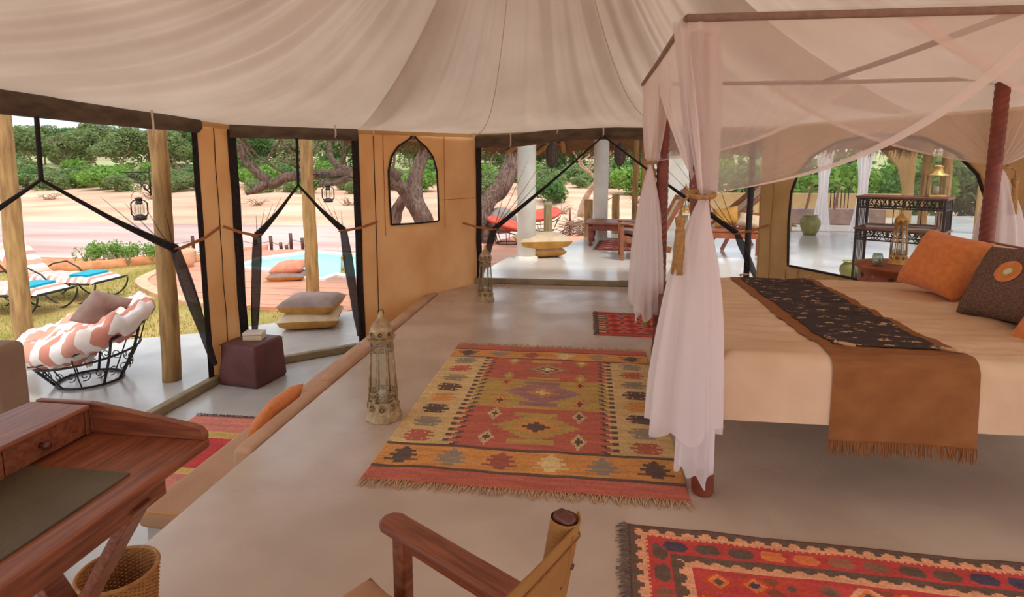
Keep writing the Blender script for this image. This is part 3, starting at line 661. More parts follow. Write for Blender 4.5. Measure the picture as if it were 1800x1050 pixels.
def skirt(K, zb, rx, ry, cx, cy, seed, m, tail=0., n=84):
    K = Vector(K)
    def f(a, b):
        an = 2 * PI * a; w_ = .028 + (1 - math.exp(-2.4 * b)) * 1.08
        pl_ = 1 + (.16 * math.sin(an * 9 + 2 * fn(b * 2, seed)) + .22 * fn(math.cos(an) * 2.2, math.sin(an) * 2.2, seed)) * min(1, b * 3)
        zz = zb + .10 * fn(math.cos(an) * 1.3 + seed, math.sin(an) * 1.3) + tail * max(0, math.sin(an + 2.2)) ** 3
        return Vector((K.x + cx * b ** .8 + rx * w_ * pl_ * math.cos(an), K.y + cy * b ** .8 + ry * w_ * pl_ * math.sin(an), K.z + (zz - K.z) * b))
    return MB().grid(f, n, 40, cu=True).build('net_skirt', m, net, smooth=True, loc=n0)
skirt(KNL, .36, .155, .085, -.04, -.03, 1.7, M['net_fold'])
skirt(KNL + Vector((.02, -.01, 0)), .19, .075, .055, -.015, -.05, 3.9, M['net_fold'])
skirt(KFL, .50, .125, .09, .0, .0, 5.1, M['net_fold'])
skirt(KFL + Vector((0, -.02, 0)), .42, .08, .06, .0, -.02, 7.3, M['net_fold'])
skirt(KFR, .62, .17, .11, .08, .02, 9.2, M['net_fold'])
skirt(KNR, .5, .17, .10, .0, .0, 10.2, M['net_fold'])
def tieback(K, drop, dx, dy, L=.26):
    K = Vector(K)
    o = MB().tube([K + Vector((.05 * math.cos(a), .045 * math.sin(a), .012 * math.sin(a))) for a in [2 * PI * j / 20 for j in range(20)]], .011, 7, closed=True).build('tie_rope', M['rope'], net, smooth=True, loc=n0)
    top = K + Vector((dx, dy, -drop))
    MB().tube([K + Vector((dx * .5, dy * .5, 0)), K + Vector((dx, dy, -drop * .4)), top], .006, 6).build('cord', M['rope'], o, smooth=True)
    tb = MB().lathe([(.008, .0), (.024, -.012), (.022, -.03), (.017, -.06), (.022, -.064), (.020, -.07), (.026, -.16), (.031, -L), (.02, -L - .004)], 20, c=top, fun=lambda a, z: 1 + .07 * math.sin(a * 9) * (z < -.07))
    tb.build('tassel', M['rope'], o, smooth=True)
tieback(KNL, .09, -.09, -.02)
tieback(KFL, .05, .03, .05, .14); tieback(KFR, .08, .09, -.02); tieback(Vector((.50, 4.47, .60)), .06, -.04, -.06, .22)

# ------------------------------------------------------------------ rugs (woven cell by cell)
def rug(name, label, W, H, nx, ny, colf, loc, rz, fr_m, fr_sides, z=.007, wav=.004, flen=.07):
    t = thing(name, label, 'rug', loc, rz); mb = MB()
    def f(a, b): return (a * W - W / 2, b * H - H / 2, z + wav * (fn(a * W * 3, b * H * 3, W) + .6 * fn(a * W * 8, b * H * 8, H)) + .0)
    mb.grid(f, nx, ny); me = mb.mesh('woven_field', M['rug'], True, fix=False)
    ca = me.color_attributes.new('Col', 'BYTE_COLOR', 'CORNER'); buf = []
    for j in range(ny):
        for i in range(nx):
            c = colf((i + .5) / nx, (j + .5) / ny, i, j)
            k = 1 + .10 * fn(i * .05, j * .4, W) + .05 * rnd.uniform(-1, 1)
            c = lin(tuple(max(0, min(255, v * k)) for v in c))
            buf += list(c) * 4
    ca.data.foreach_set('color', buf)          # linear colour
    o = obj('woven_field', me, t); s = o.modifiers.new('thick', 'SOLIDIFY'); s.thickness = .005
    for side in fr_sides:
        fm = MB(); L = W if side[0] in 'NS' else H; n = int(L / .0085)
        for i in range(n):
            q = (i + rnd.random()) / n * L - L / 2; l = flen * rnd.uniform(.6, 1.15); k = rnd.uniform(-.4, .4)
            if side == 'S': p, d = Vector((q, -H / 2, z)), Vector((k, -1, 0))
            elif side == 'N': p, d = Vector((q, H / 2, z)), Vector((k, 1, 0))
            elif side == 'W': p, d = Vector((-W / 2, q, z)), Vector((-1, k, 0))
            else: p, d = Vector((W / 2, q, z)), Vector((1, k, 0))
            e = p + d * l; e.z = .003
            mid = p.lerp(e, .5) + Vector((0, 0, .004 + .006 * rnd.random()))
            fm.tube([p, mid, e], [.003, .0032, .0015], 4)
        tag(fm.build('fringe', fr_m, t), kind='stuff')
    return t
RED, OLV, TAN, ORG, DRK, GRY, CRM, LAV = (192, 108, 90), (190, 156, 92), (216, 182, 128), (214, 150, 88), (108, 88, 80), (156, 140, 120), (226, 198, 142), (166, 122, 118)
def stepd(dx, dy, q=.02): return abs(math.floor(dx / q) * q) + abs(math.floor(dy / q) * q)
def motif(u, v, cu, cv, su, sv):      # stepped bug-like motif
    x, y = abs(u - cu) / su, abs(v - cv) / sv
    if x > 1 or y > 1: return False
    k = int(y * 4); 
    return x < (.95, .55, .85, .6)[min(3, k)] and not (k == 2 and .25 < x < .4)
def flower(u, v, cu, cv, s, a=1.45):
    x, y = (u - cu) * a / s, (v - cv) / s; d = stepd(x, y, .34)
    return None if d > 1.05 else (2 if d > .7 and (int((x + 5) * 4) + int((y + 5) * 4)) % 2 else 1 if d > .35 else 0)
def kilim(u, v, i, j):
    for lo, hi, inv in ((0, .18, 0), (.86, 1, 1)):
        if lo <= v <= hi:
            q = v if not inv else (1 - v) * .18 / .14
            if q < .055: return RED
            if q < .067 or .168 < q: return DRK
            cs = (DRK, GRY, (168, 98, 84), CRM, GRY, DRK)
            k = min(5, int(u * 6)); du = abs(u * 6 - k - .5) / .36; dv = 1 - (q - .067) / .10
            row = int((q - .080) / .0105); lim = (.30, .95, .55, .80, .42, .60, .25, .12)[min(7, max(0, row))]
            if .080 < q < .160 and du < lim: return cs[k]
            return ORG
    if u < .185 or u > .815:
        cols = (RED, GRY, DRK, ORG, DRK, GRY, RED, GRY); w_ = (v - .18) / .68; k = min(7, int(w_ * 8)); cv = .18 + .68 * (k + .5) / 8
        cu = .095 if u < .5 else .905
        if motif(u, v, cu, cv, .058, .030): return cols[k]
        return TAN
    if u < .265 or u > .735:          # the stepped teeth
        x = (u - .185) / .08 if u < .5 else (.815 - u) / .08
        ph = ((v - .18) / .68 * 21) % 1
        edge = .30 + .40 * (ph < .5) + .12 * (.25 < ph < .5)
        band = RED if v < .43 or v > .655 else OLV
        if x < edge - .22: return TAN
        if x < edge: return DRK
        return band
    if v < .43: bg, c0, cols, s = RED, .305, (DRK, ORG, OLV, CRM), 1.
    elif v < .655: bg, c0, cols, s = OLV, .545, (CRM, (196, 136, 96), LAV, LAV), .92
    else: bg, c0, cols, s = RED, .755, (CRM, DRK, ORG, GRY), .62
    d = stepd((u - .5) / .155, (v - c0) / .088, .14)
    if d < 1.12 * s:
        k = int(d / (.29 * s)); return cols[min(3, k)] if (k != 3 or s < 1) else OLV
    if abs(u - .5) < .055 * (1 + .5 * s) and .07 < abs(v - c0) < .085 + .012 * s: return cols[3] if bg == OLV else OLV
    for cu in (.335, .665):
        for cv in (c0 - .075, c0 + .075):
            fl_ = flower(u, v, cu, cv, .036)
            if fl_ is not None: return ((DRK, TAN, GRY) if v < .43 else (DRK, ORG, RED) if v < .655 else (TAN, OLV, OLV))[fl_]
    return bg
rug('kilim_rug', 'faded red, olive and tan kilim rug with stepped diamonds', 1.60, 2.18, 190, 250, kilim, (-.30, 3.66, 0), 0, M['fringe'], 'SN', wav=.006)
R2c, PCH, DK2, OR2, NVY = (198, 78, 72), (232, 166, 126), (112, 90, 76), (228, 130, 78), (88, 76, 92)
def redrug(u, v, i, j):
    W, H = 2.2, 1.35; x, y = min(u, 1 - u) * W, (1 - v) * H; y = min(y, H - y); e = min(x, y); s = (v * H if x < y else u * W)
    def saw(p): return int(abs(((s / p) % 1) - .5) * 6) / 6 * p
    if e < .055 + .0: return DK2 if e < .022 + saw(.07) * 1.1 else PCH
    if e < .085: return PCH if e < .065 + (int(s / .012) % 2) * .012 else R2c
    if e < .165:
        k = int(s / .125); du = abs((s / .125) % 1 - .5); dv = abs(e - .125) / .04
        c = (NVY, NVY, DK2, DK2, OR2, OR2, (170, 110, 84), (150, 100, 80), DK2, DK2)[k % 10]
        if dv < .7 and du < .40 - .25 * int(dv * 4) / 4: return c
        return R2c
    if e < .19: return DK2 if e < .178 + (int(s / .012) % 2) * .012 else DK2
    if e < .235: return DK2 if e < .19 + saw(.075) * .9 else PCH
    if e < .25: return R2c
    p = .13; a = (u * W / p); b = (v * H / p * 1.05); row = int(b); a += .5 * (row % 2); du, dv = abs(a % 1 - .5), abs(b % 1 - .5); d = int((du + dv) * 12) / 12
    h = (int(a) * 7 + row * 13) % 5
    if d < .12: return DK2 if h else NVY
    if d < .30: return (OR2, OR2, R2c, OR2, (150, 96, 76))[h]
    if d < .42: return (PCH if h == 1 else (206, 84, 58) if h < 4 else R2c)
    return R2c if (int(a + b) % 3) else (150, 84, 66)
rug('red_kilim_rug', 'bright red kilim rug with dark stepped border and small diamonds', 2.2, 1.35, 260, 160, redrug, (1.27, 1.645, 0), R(-2.4), M['fringe_dk'], 'W', wav=.008, flen=.05)
def rug3(u, v, i, j):
    if v < .1 or v > .9: return R2c if v < .06 or v > .94 else DK2
    if u < .08 or u > .92: return DK2 if (int(v * 20) % 2) else PCH
    d = abs((u * 6) % 1 - .5) + abs((v * 5) % 1 - .5)
    return (NVY if d < .2 else (206, 110, 84) if d < .45 else (186, 70, 66) if d < .7 else (150, 66, 62))
rug('small_red_rug', 'small faded red rug beyond the bed foot', .95, .84, 80, 70, rug3, (.60, 5.63, 0), 0, M['fringe_dk'], 'W', flen=.05)
def rug4(u, v, i, j):
    q = (1 - v) * 1.2
    return (208, 128, 110) if q < .24 else (206, 170, 96) if q < .33 else (196, 72, 70) if q < .75 else (206, 170, 96) if q < .82 else (208, 128, 110)
rug('striped_floor_rug', 'pink, gold and red striped rug on the sunken floor', .75, 1.2, 40, 64, rug4, (-2.68, 3.38, ZS), R(0), M['fringe_dk'], 'N', flen=.045)
def rug5(u, v, i, j):
    d = abs((u * 5) % 1 - .5) + abs((v * 6) % 1 - .5); e = min(u, 1 - u, v, 1 - v)
    return (120, 66, 56) if e < .06 else (206, 110, 90) if d < .3 else (176, 74, 66) if d < .6 else (214, 160, 130)
rug('lodge_rug', 'red patterned rug on the lodge floor under the coffee table', 1.2, 1.7, 48, 66, rug5, (.80, 11.2, ZL), R(-6), M['fringe_dk'], 'S', wav=.003)

# ------------------------------------------------------------------ pierced lanterns
def lantern(name, label, loc, rz, H, met, group=None):
    t = thing(name, label, 'lantern', loc, rz, group, scale=H / .80); n = 8; r0_ = PI / 8
    MB().lathe([(.138, 0), (.140, .012), (.122, .050), (.116, .06)], n, rot0=r0_).build('base', met, t, bev=.003)
    ca, sa = math.cos(PI / 8), math.sin(PI / 8); sk = MB(); H_ = 24
    def on_skirt(y, z): return (.116 * ca - (.008 * ca) * (z - .058) / .087, y, z)
    def rim_pt(k):
        an = 2 * PI * k / H_; dy, dz = math.cos(an), math.sin(an); hw = lambda z: (.116 - .008 * (z - .058) / .087) * sa
        k_ = min(abs(.0432 / dz) if abs(dz) > 1e-6 else 9, hw(.10) / abs(dy) if abs(dy) > 1e-6 else 9)
        z = .1015 + dz * k_; y = dy * k_
        if abs(y) >= hw(.10) - 1e-5: y = math.copysign(hw(z), y)
        return y, z
    corners = [(s_y * (.116 if z == .058 else .108) * sa, z) for s_y in (-1, 1) for z in (.058, .145)]
    out_ = [rim_pt(k) for k in range(H_)]
    for c_ in corners: i_ = min(range(H_), key=lambda i: (out_[i][0] - c_[0]) ** 2 + (out_[i][1] - c_[1]) ** 2); out_[i_] = c_
    sk.grid(lambda a, b: on_skirt(*((.022 * math.cos(2 * PI * a), .10 + .022 * math.sin(2 * PI * a)) if b == 0 else out_[int(round(a * H_)) % H_])), H_, 1, cu=True)
    skm = sk.mesh('skirt_panel', met)
    for k in range(n): obj('skirt_panel', skm, t).rotation_euler = (0, 0, 2 * PI * k / n)
    def on(k, z, r): a = 2 * PI * (k + .5) / n + r0_ - PI / n + PI / n; return a
    rib = MB().tube([(.107, 0, .14), (.079, 0, .575)], [.0065, .0055], 6).mesh('rib', met, True)
    ap0, ap1 = .103 * math.cos(PI / 8), .077 * math.cos(PI / 8)
    hw0, hw1 = .103 * math.sin(PI / 8), .077 * math.sin(PI / 8)
    pane = MB().add([(ap0, -hw0, .145), (ap0, hw0, .145), (ap1, hw1, .575), (ap1, -hw1, .575)], [(0, 1, 2, 3)]).mesh('pane', M['glass'])
    trs = []
    for zc, ap, rr, m_bars in ((.10, .109, .024, ()), (.185, .0945, .019, ((.165, .0955), (.205, .0935))), (.525, .0745, .016, ((.509, .0750), (.542, .0735))), (.640, .081, .017, ())):
        rl = MB(); P = [(ap + .004, rr * math.cos(a), zc + rr * math.sin(a)) for a in [2 * PI * j / 14 for j in range(14)]]
        rl.tube(P, .0030, 4, closed=True)
        for a in (PI / 4, 3 * PI / 4): rl.tube([(ap + .004, rr * math.cos(a), zc + rr * math.sin(a)), (ap + .004, -rr * math.cos(a), zc - rr * math.sin(a))], .0024, 4)
        for z_, q_ in m_bars: rl.box((q_ + .003, 0, z_), (.008, .064 - (z_ - .15) * .05, .007))
        for y_ in ((-1, 1) if m_bars else ()): rl.tube([(ap + .003, y_ * rr * .9, zc), (ap + .003, y_ * rr * 1.5, zc)], .0028, 4)
        trs.append(('tracery', rl.mesh('tracery', met, True), 0))
    for k in range(n):
        a = 2 * PI * k / n
        for nm, me, off in [('rib', rib, r0_), ('pane', pane, 0)] + trs:
            o = obj(nm, me, t); o.rotation_euler = (0, 0, a + off)
    MB().lathe([(.080, .572), (.084, .578), (.096, .592), (.098, .600), (.082, .606)], n, rot0=r0_).build('collar', met, t)
    dm = MB().lathe([(.080, .604), (.085, .625), (.085, .655), (.076, .685), (.056, .710), (.036, .730), (.024, .752), (.016, .785), (.004, .802)], 16, rot0=PI / 16)
    dm.f = [f for i, f in enumerate(dm.f) if not (16 <= i < 32 and i % 2 == 1)]     # openings pierced through the dome
    dm.build('dome', met, t, smooth=True)
    MB().tube([(0, 0, .795), (0, 0, .825)], [.006, .002], 6).build('finial', met, t, smooth=True)
    MB().tube([(.022 * math.cos(a), 0, .79 + .022 * math.sin(a)) for a in [2 * PI * j / 14 for j in range(14)]], .0025, 5, closed=True).build('hanging_ring', M['iron'], t, smooth=True)
    MB().lathe([(.032, .06), (.032, .20), (.026, .205), (0, .203)], 16).build('candle', M['wax'], t, smooth=True)
    MB().tube([(0, 0, .2), (.002, 0, .215)], .002, 5).build('wick', M['iron'], t)
    for k in range(8):   # little scallops round the collar
        a = 2 * PI * k / 8 + r0_
        MB().tube([(.094 * math.cos(a), .094 * math.sin(a), .598), (.106 * math.cos(a), .106 * math.sin(a), .612)], [.007, .004], 5).build('scallop', met, t)
    return t
lan = lantern('floor_lantern', 'tall whitewashed pierced metal lantern beside the kilim rug', (-1.235, 3.27, 0), .25, .68, M['brass_old'])
dup(lan, (-1.16, 6.45, 0), .1, 'tall pale pierced metal lantern by the front opening', .64 / .80)

# ------------------------------------------------------------------ writing desk, basket and safari chair
DX0, DX1, DY0, DY1, DZ = -1.60, -1.06, .15, 1.43, .78
desk = thing('writing_desk', 'mahogany campaign writing desk with green leather top', 'desk', (-1.33, .8, 0)); d0 = -desk.location
def dk_(n_, c, d, m='mahog', bev=.004, par=None, **k): return MB().box(c, d, **k).build(n_, M[m], par or desk, bev=bev, loc=d0 if par is None else None)
cx = (DX0 + DX1) / 2; cy = (DY0 + DY1) / 2
dk_('desk_top', (cx, cy, DZ - .014), (DX1 - DX0, DY1 - DY0, .028), 'mahog', .006)
dk_('moulding', (cx - .012, cy - .018, DZ - .042), (DX1 - DX0 - .055, DY1 - DY0 - .06, .028), 'mahog')
dk_('apron', (cx - .02, cy - .035, DZ - .088), (DX1 - DX0 - .10, DY1 - DY0 - .12, .066), 'mahog')
MB().box((-1.33, .68, DZ + .0025), (.40, 1.08, .005)).build('leather_inset', M['leather_green'], desk, bev=.001, loc=d0)
# low cabinet along the back: carcass boards, an open pigeonhole, one drawer
zb, zt, bx0, bx1 = DZ, DZ + .092, DX0 + .005, -1.415
dk_('cabinet_lid', ((bx0 + bx1) / 2 + .004, cy - .015, zt - .007), (bx1 - bx0 + .012, DY1 - DY0 - .03, .014), 'mahog')
dk_('cabinet_back', (bx0 + .006, cy - .015, (zb + zt) / 2), (.012, DY1 - DY0 - .04, zt - zb - .01), 'mahog', .001)
for y_ in (DY1 - .03, 1.15, .60, .3): dk_('cabinet_divider', ((bx0 + bx1) / 2, y_, (zb + zt) / 2 - .004), (bx1 - bx0 - .004, .012, zt - zb - .012), 'mahog', .001)
for y_, l in ((1.277, .232), (.44, .26)):
    dr = dk_('drawer', ((bx0 + bx1) / 2 + .002, y_, (zb + zt) / 2 - .006), (bx1 - bx0 - .012, l, zt - zb - .02), 'mahog_x', .003)
    k_ = MB().lathe([(.0, .026), (.010, .024), (.0125, .016), (.009, .008), (.005, .004), (.008, 0)], 14).build('knob', M['mahog_dk'], dr, smooth=True)
    k_.rotation_euler = (0, PI / 2, 0); k_.location = (bx1 - .004, y_ - .02, (zb + zt) / 2 - .006)
gal = [(-1.415, DY1 - .02, DZ), (-1.415, DY1 - .02, DZ + .092), (-1.39, DY1 - .02, DZ + .088), (-1.10, DY1 - .02, DZ + .042), (-1.075, DY1 - .02, DZ + .034), (-1.062, DY1 - .02, DZ + .018), (-1.062, DY1 - .02, DZ)]
MB().extr(gal, (0, .02, 0)).build('gallery', M['mahog_x'], desk, bev=.003, loc=d0)
dk_('gallery_end', ((bx0 + bx1) / 2, DY1 - .010, (zb + zt) / 2), (bx1 - bx0, .02, zt - zb), 'mahog_x')
for y_ in (1.24, .34):
    for k, (xa, xb) in enumerate(((-1.13, -1.56), (-1.53, -1.10))):
        MB().bar((xa, y_ - .03 * k, .69), (xb, y_ - .03 * k, .0), .028, .062, up=(0, 1, 0)).build('crossed_leg', M['mahog'], desk, bev=.004, loc=d0)
for y0_, y1_ in ((.31, 1.25),): dk_('stretcher', (-1.335, (y0_ + y1_) / 2 - .015, .355), (.03, y1_ - y0_, .03), 'mahog')

bk = thing('waste_basket', 'woven rattan waste basket under the writing desk', 'basket', (-1.475, 1.51, 0), scale=.86)
def bw(z): return .098 + .03 * z / .30
wv = MB()
for j in range(40):
    z = .010 + j * .0074
    wv.tube([((bw(z) + .0035 * (1 if (k + j) % 2 else -1)) * math.cos(2 * PI * k / 56), (bw(z) + .0035 * (1 if (k + j) % 2 else -1)) * math.sin(2 * PI * k / 56), z) for k in range(56)], .0048, 5, closed=True)
tag(wv.build('woven_wall', M['rattan'], bk, smooth=True), kind='stuff')
sk_ = MB()
for k in range(28):
    a = 2 * PI * (k + .25) / 28; sk_.tube([(bw(0) * math.cos(a), bw(0) * math.sin(a), .005), (bw(.3) * math.cos(a), bw(.3) * math.sin(a), .305)], .0035, 5)
tag(sk_.build('stakes', M['rattan'], bk, smooth=True), kind='stuff')
MB().lathe([(.0, .004), (.099, .004), (.099, .012), (0, .012)], 28).build('bottom', M['rattan'], bk)
MB().tube([(.130 * math.cos(2 * PI * k / 40), .130 * math.sin(2 * PI * k / 40), .308) for k in range(40)], .0075, 8, closed=True).build('rim', M['rattan'], bk, smooth=True)

ch = thing('safari_chair', 'wooden safari chair with tan canvas back near the desk', 'chair', (-.445, 1.0, 0), math.atan2(.525, -.85))
arm_o = [(.245, 0), (.238, .024), (.215, .037), (-.235, .037), (-.245, .03), (-.245, -.03), (-.235, -.037), (.215, -.037), (.238, -.024)]
for s in (-1, 1):
    y = s * .26
    MB().prism([(x, y + b) for x, b in arm_o], .618, .642).build('armrest', M['mahog_x'], ch, bev=.009, seg=3)
    MB().box((-.01, y, .602), (.42, .026, .036)).build('arm_rail', M['mahog_x'], ch, bev=.004)
    MB().box((.175, y, .31), (.046, .032, .62)).build('front_leg', M['mahog'], ch, bev=.005)
    MB().bar((-.17, y, 0), (-.325, y, .875), .034, .046, up=(1, 0, 0)).build('back_post', M['mahog_dk'], ch, bev=.012, seg=3)
    MB().box((-.01, y, .40), (.40, .026, .05)).build('seat_rail', M['mahog'], ch, bev=.004)
    MB().box((-.01, y, .12), (.36, .024, .03)).build('stretcher', M['mahog'], ch, bev=.004)
    MB().tube([(-.29 - .0, y + s * .0, .84), (-.29, y, .84)], .004, 6)
for x in (.17, -.2): MB().box((x, 0, .39), (.03, .50, .04)).build('cross_rail', M['mahog'], ch, bev=.004)
MB().grid(lambda a, b: Vector((-.22 + a * .44, -.25 + b * .50, .425 - .03 * math.sin(PI * b) * math.sin(PI * a))), 16, 16).build('seat_canvas', M['safari'], ch, smooth=True)
def backp(a, z, off=0.):            # canvas back, wrapped round both posts
    t_ = (z - 0) / .875; px = -.17 - .155 * t_
    y = -.295 + a * .59; k = 1 - abs(2 * a - 1)
    return Vector((px - .028 - off - .02 * math.sin(PI * a) * 0 + .02 * max(0, 1 - k * 14), y, z))
cb = MB().grid(lambda a, b: backp(a, .55 + b * .315) + Vector((-.012 * math.sin(PI * a) * math.sin(PI * b), 0, -.022 * math.sin(PI * a) * b)), 40, 14)
o = cb.build('back_canvas', M['safari'], ch, smooth=True); s = o.modifiers.new('th', 'SOLIDIFY'); s.thickness = .004; s.offset = 0
for s in (-1, 1):                     # sleeve around the post
    def slv(a, b, s=s):
        z = .55 + b * .315; t_ = z / .875; c = Vector((-.17 - .155 * t_, s * .26, z)); an = 2 * PI * a
        return c + Vector((.030 * math.cos(an), s * .001 + .026 * math.sin(an), 0))
    MB().grid(slv, 20, 8, cu=True).build('post_sleeve', M['safari'], ch, smooth=True)
    MB().tube([backp(.5 + s * .415, .555 + .29 * i / 9, .004) for i in range(10)], .0022, 5).build('seam', M['runner'], ch)
    for z in (.765, .74):
        r_ = MB().lathe([(0, .003), (.006, .002), (.006, 0)], 10).build('rivet', M['mahog_dk'], ch, smooth=True); r_.location = backp(.5 + s * (.45 if z > .75 else .39), z, .004); r_.rotation_euler = (0, -PI / 2, 0)
MB().tube([backp(a / 30, .832, .004) + Vector((-.012 * math.sin(PI * a / 30) * .3, 0, -.020 * math.sin(PI * a / 30))) for a in range(31)], .0022, 5).build('seam', M['runner'], ch)
cushion('seat_cushion', M['bench'], .44, .44, .10, Vector((-.445, 1.0, .475)) + Vector((-.85, .525, 0)) * .04, (0, 0, math.atan2(.525, -.85)), 'beige seat cushion lying on the safari chair', seed=12.)

# ------------------------------------------------------------------ sunken bench along the platform
bn = thing('built_in_bench', 'low cement bench built along the sunken side of the platform', 'bench', (-2.03, 4.2, ZS))
MB().prism([(-2.27, 2.52), (-1.80, 2.52), (-1.80, 6.75), (-2.27, 5.93)], ZS, -.32).build('bench_base', M['cement_grey'], bn, bev=.01, loc=-bn.location)
def slab(name, x0, x1, y0, y1, z0, z1, m, lab, cat, group, seed, y1b=None, bev=.028):
    t = thing(name, lab, cat, ((x0 + x1) / 2, (y0 + y1) / 2, z0), group=group); b = y1 if y1b is None else y1b
    mb = MB(); P = [(x0, y0), (x1, y0), (x1, b), (x0, y1)]
    o = MB().prism(P, z0, z1).build('cover', m, t, loc=-t.location)
    bm = bmesh.new(); bm.from_mesh(o.data); bmesh.ops.bevel(bm, geom=bm.edges[:], offset=bev, segments=3, affect='EDGES', profile=.6)
    bmesh.ops.subdivide_edges(bm, edges=[e for e in bm.edges if e.calc_length() > .3], cuts=14, use_grid_fill=True)
    for v in bm.verts:
        k = fn(v.co.x * 3, v.co.y * 5, seed) + .6 * fn(v.co.x * 9, v.co.y * 11, seed); v.co += Vector((.008 * k, 0, .010 * k))
    bm.to_mesh(o.data); bm.free(); o.data.polygons.foreach_set('use_smooth', [True] * len(o.data.polygons))
    e = .012
    MB().tube([(x0 + e, y0 + e, z1 - .012), (x0 + e, y1 - e, z1 - .012)], .006, 6).build('piping', M['piping'], t, smooth=True, loc=-t.location)
    MB().tube([(x0 + e, y0 + e, z1 - .012), (x1 - e, y0 + e, z1 - .012)], .006, 6).build('piping', M['piping'], t, smooth=True, loc=-t.location)
    return t
for k, (a, b, bb) in enumerate(((2.50, 4.15, None), (4.155, 5.35, None), (5.355, 5.93, 6.30))):
    slab('bench_seat_cushion', -2.30, -1.93, a, b, -.325, -.23, M['bench'], 'flat beige seat cushion on the sunken bench ' + ('nearest the waste basket', 'between two other seat cushions', 'in the corner by the canvas wall')[k], 'cushion', 'bench seat cushions', k * 3., bb)
for k, (a, b, bb) in enumerate(((2.75, 3.78, None), (3.785, 5.80, None), (5.805, 6.55, 6.74))):
    slab('bench_back_cushion', -1.915, -1.805, a, b, -.24, (.012, .03, .03)[k], M['bench'], 'long beige back cushion against the platform edge ' + ('next to the small orange cushion', 'beside the tall lantern', 'beside the stepped corner box')[k], 'cushion', 'bench back cushions', 9 + k * 3., bb, .03)
cushion('scatter_cushion', M['orange'], .44, .30, .13, (-2.06, 3.45, -.09), face_rot((-.80, .0, .60), .0), 'small orange cushion slumped on the sunken bench', seed=21.)
sb = thing('step_box', 'low ochre canvas covered box in the sunken tent corner', 'box', (-2.06, 6.12, ZS), math.atan2(1.65, .94))
MB().box((.02, -.13, .13), (.30, .18, .26)).build('body', M['canvas'], sb, bev=.012)
MB().box((.02, -.13, .275), (.32, .20, .03)).build('lid', M['canvas'], sb, bev=.01)

# pouf and box on it
pf = thing('leather_pouf', 'maroon leather cube pouf by the canvas wall', 'pouf', (-3.05, 4.78, ZS), R(-9))
o = MB().box((0, 0, .195), (.40, .40, .39)).build('body', M['leather_maroon'], pf)
bm = bmesh.new(); bm.from_mesh(o.data); bmesh.ops.bevel(bm, geom=bm.edges[:], offset=.03, segments=4, affect='EDGES', profile=.5)
bmesh.ops.subdivide_edges(bm, edges=[e for e in bm.edges if e.calc_length() > .2], cuts=8, use_grid_fill=True)
for v in bm.verts:
    d = v.co - Vector((0, 0, .195)); k = fn(v.co.x * 5, v.co.y * 5, v.co.z * 5) * .008; v.co += d.normalized() * k; v.co.x *= 1 + .05 * (.195 - v.co.z) / .2; v.co.y *= 1 + .05 * (.195 - v.co.z) / .2; v.co.z = max(0, v.co.z)
bm.to_mesh(o.data); bm.free(); o.data.polygons.foreach_set('use_smooth', [True] * len(o.data.polygons))
for s in (-1, 1): MB().tube([(s * .19, -.19, .37), (s * .19, .19, .37)], .004, 5).build('seam', M['mahog_dk'], pf, smooth=True)
tb = thing('trinket_box', 'small cream lidded box on the maroon leather pouf', 'box', (-3.03, 4.79, ZS + .388), R(12))
MB().box((0, 0, .022), (.17, .12, .044)).build('body', M['cream'], tb, bev=.006); MB().box((0, 0, .058), (.175, .125, .026)).build('lid', M['paper'], tb, bev=.006); MB().box((.01, 0, .076), (.06, .03, .012)).build('handle', M['cream'], tb, bev=.004)

# upholstered armchair half seen behind the desk
ac = thing('upholstered_armchair', 'taupe upholstered armchair half hidden behind the writing desk', 'armchair', (-2.98, 2.1, ZS), R(4))
for n_, c, d in (('backrest', (.0, .10, .62), (.74, .18, 1.08)), ('seat', (.0, -.28, .24), (.70, .62, .22)), ('armrest', (.34, -.25, .33), (.12, .66, .5)), ('armrest', (-.34, -.25, .33), (.12, .66, .5))):
    MB().box(c, d).build(n_, M['sofa'], ac, bev=.035, seg=4)
for x in (-.3, .3):
    for y in (-.5, .1): MB().lathe([(.018, 0), (.025, .14)], 10, c=(x, y, 0)).build('leg', M['mahog_dk'], ac, smooth=True)

# ------------------------------------------------------------------ bedside table and what stands on it
bt = thing('bedside_table', 'round painted wooden bedside table beyond the bed', 'table', (2.66, 5.22, 0))
MB().lathe([(.30, .685), (.345, .690), (.352, .702), (.345, .715), (.33, .72), (0, .72)], 48).build('table_top', M['tablewood'], bt, smooth=True)
MB().lathe([(.29, .55), (.315, .56), (.318, .575), (.305, .58), (.305, .67), (.315, .675), (.318, .688)], 48).build('apron', M['tablewood'], bt, smooth=True)
for k in range(14):
    a = 2 * PI * k / 14; o = MB().add([(.309, 0, -.022), (.309, .03, 0), (.309, 0, .022), (.309, -.03, 0), (.303, 0, 0)], [(0, 1, 2, 3)]).build('painted_diamond', M['dark_weave'] if k % 2 else M['pillow_grey'], bt); o.location = (0, 0, .625); o.rotation_euler = (0, 0, a)
for k in range(4):
    a = 2 * PI * k / 4 + .4; x, y = .25 * math.cos(a), .25 * math.sin(a)
    MB().lathe([(.02, 0), (.03, .03), (.022, .08), (.034, .25), (.022, .40), (.03, .56)], 14, c=(x, y, 0)).build('leg', M['tablewood'], bt, smooth=True)
dup(lan, (2.64, 5.24, .72), .2, 'small gilt pierced lantern on the round bedside table', .46 / .80, {M['brass_old']: M['brass']})
jr = thing('glass_jar', 'clear glass candle jar on the round bedside table', 'jar', (2.42, 5.12, .72))
MB().lathe([(.0, .004), (.038, .004), (.041, .012), (.041, .085), (.032, .095), (.033, .105), (.030, .105), (.030, .095), (.038, .083), (.038, .014), (0, .012)], 20).build('jar_wall', M['glass_jar'], jr, smooth=True)
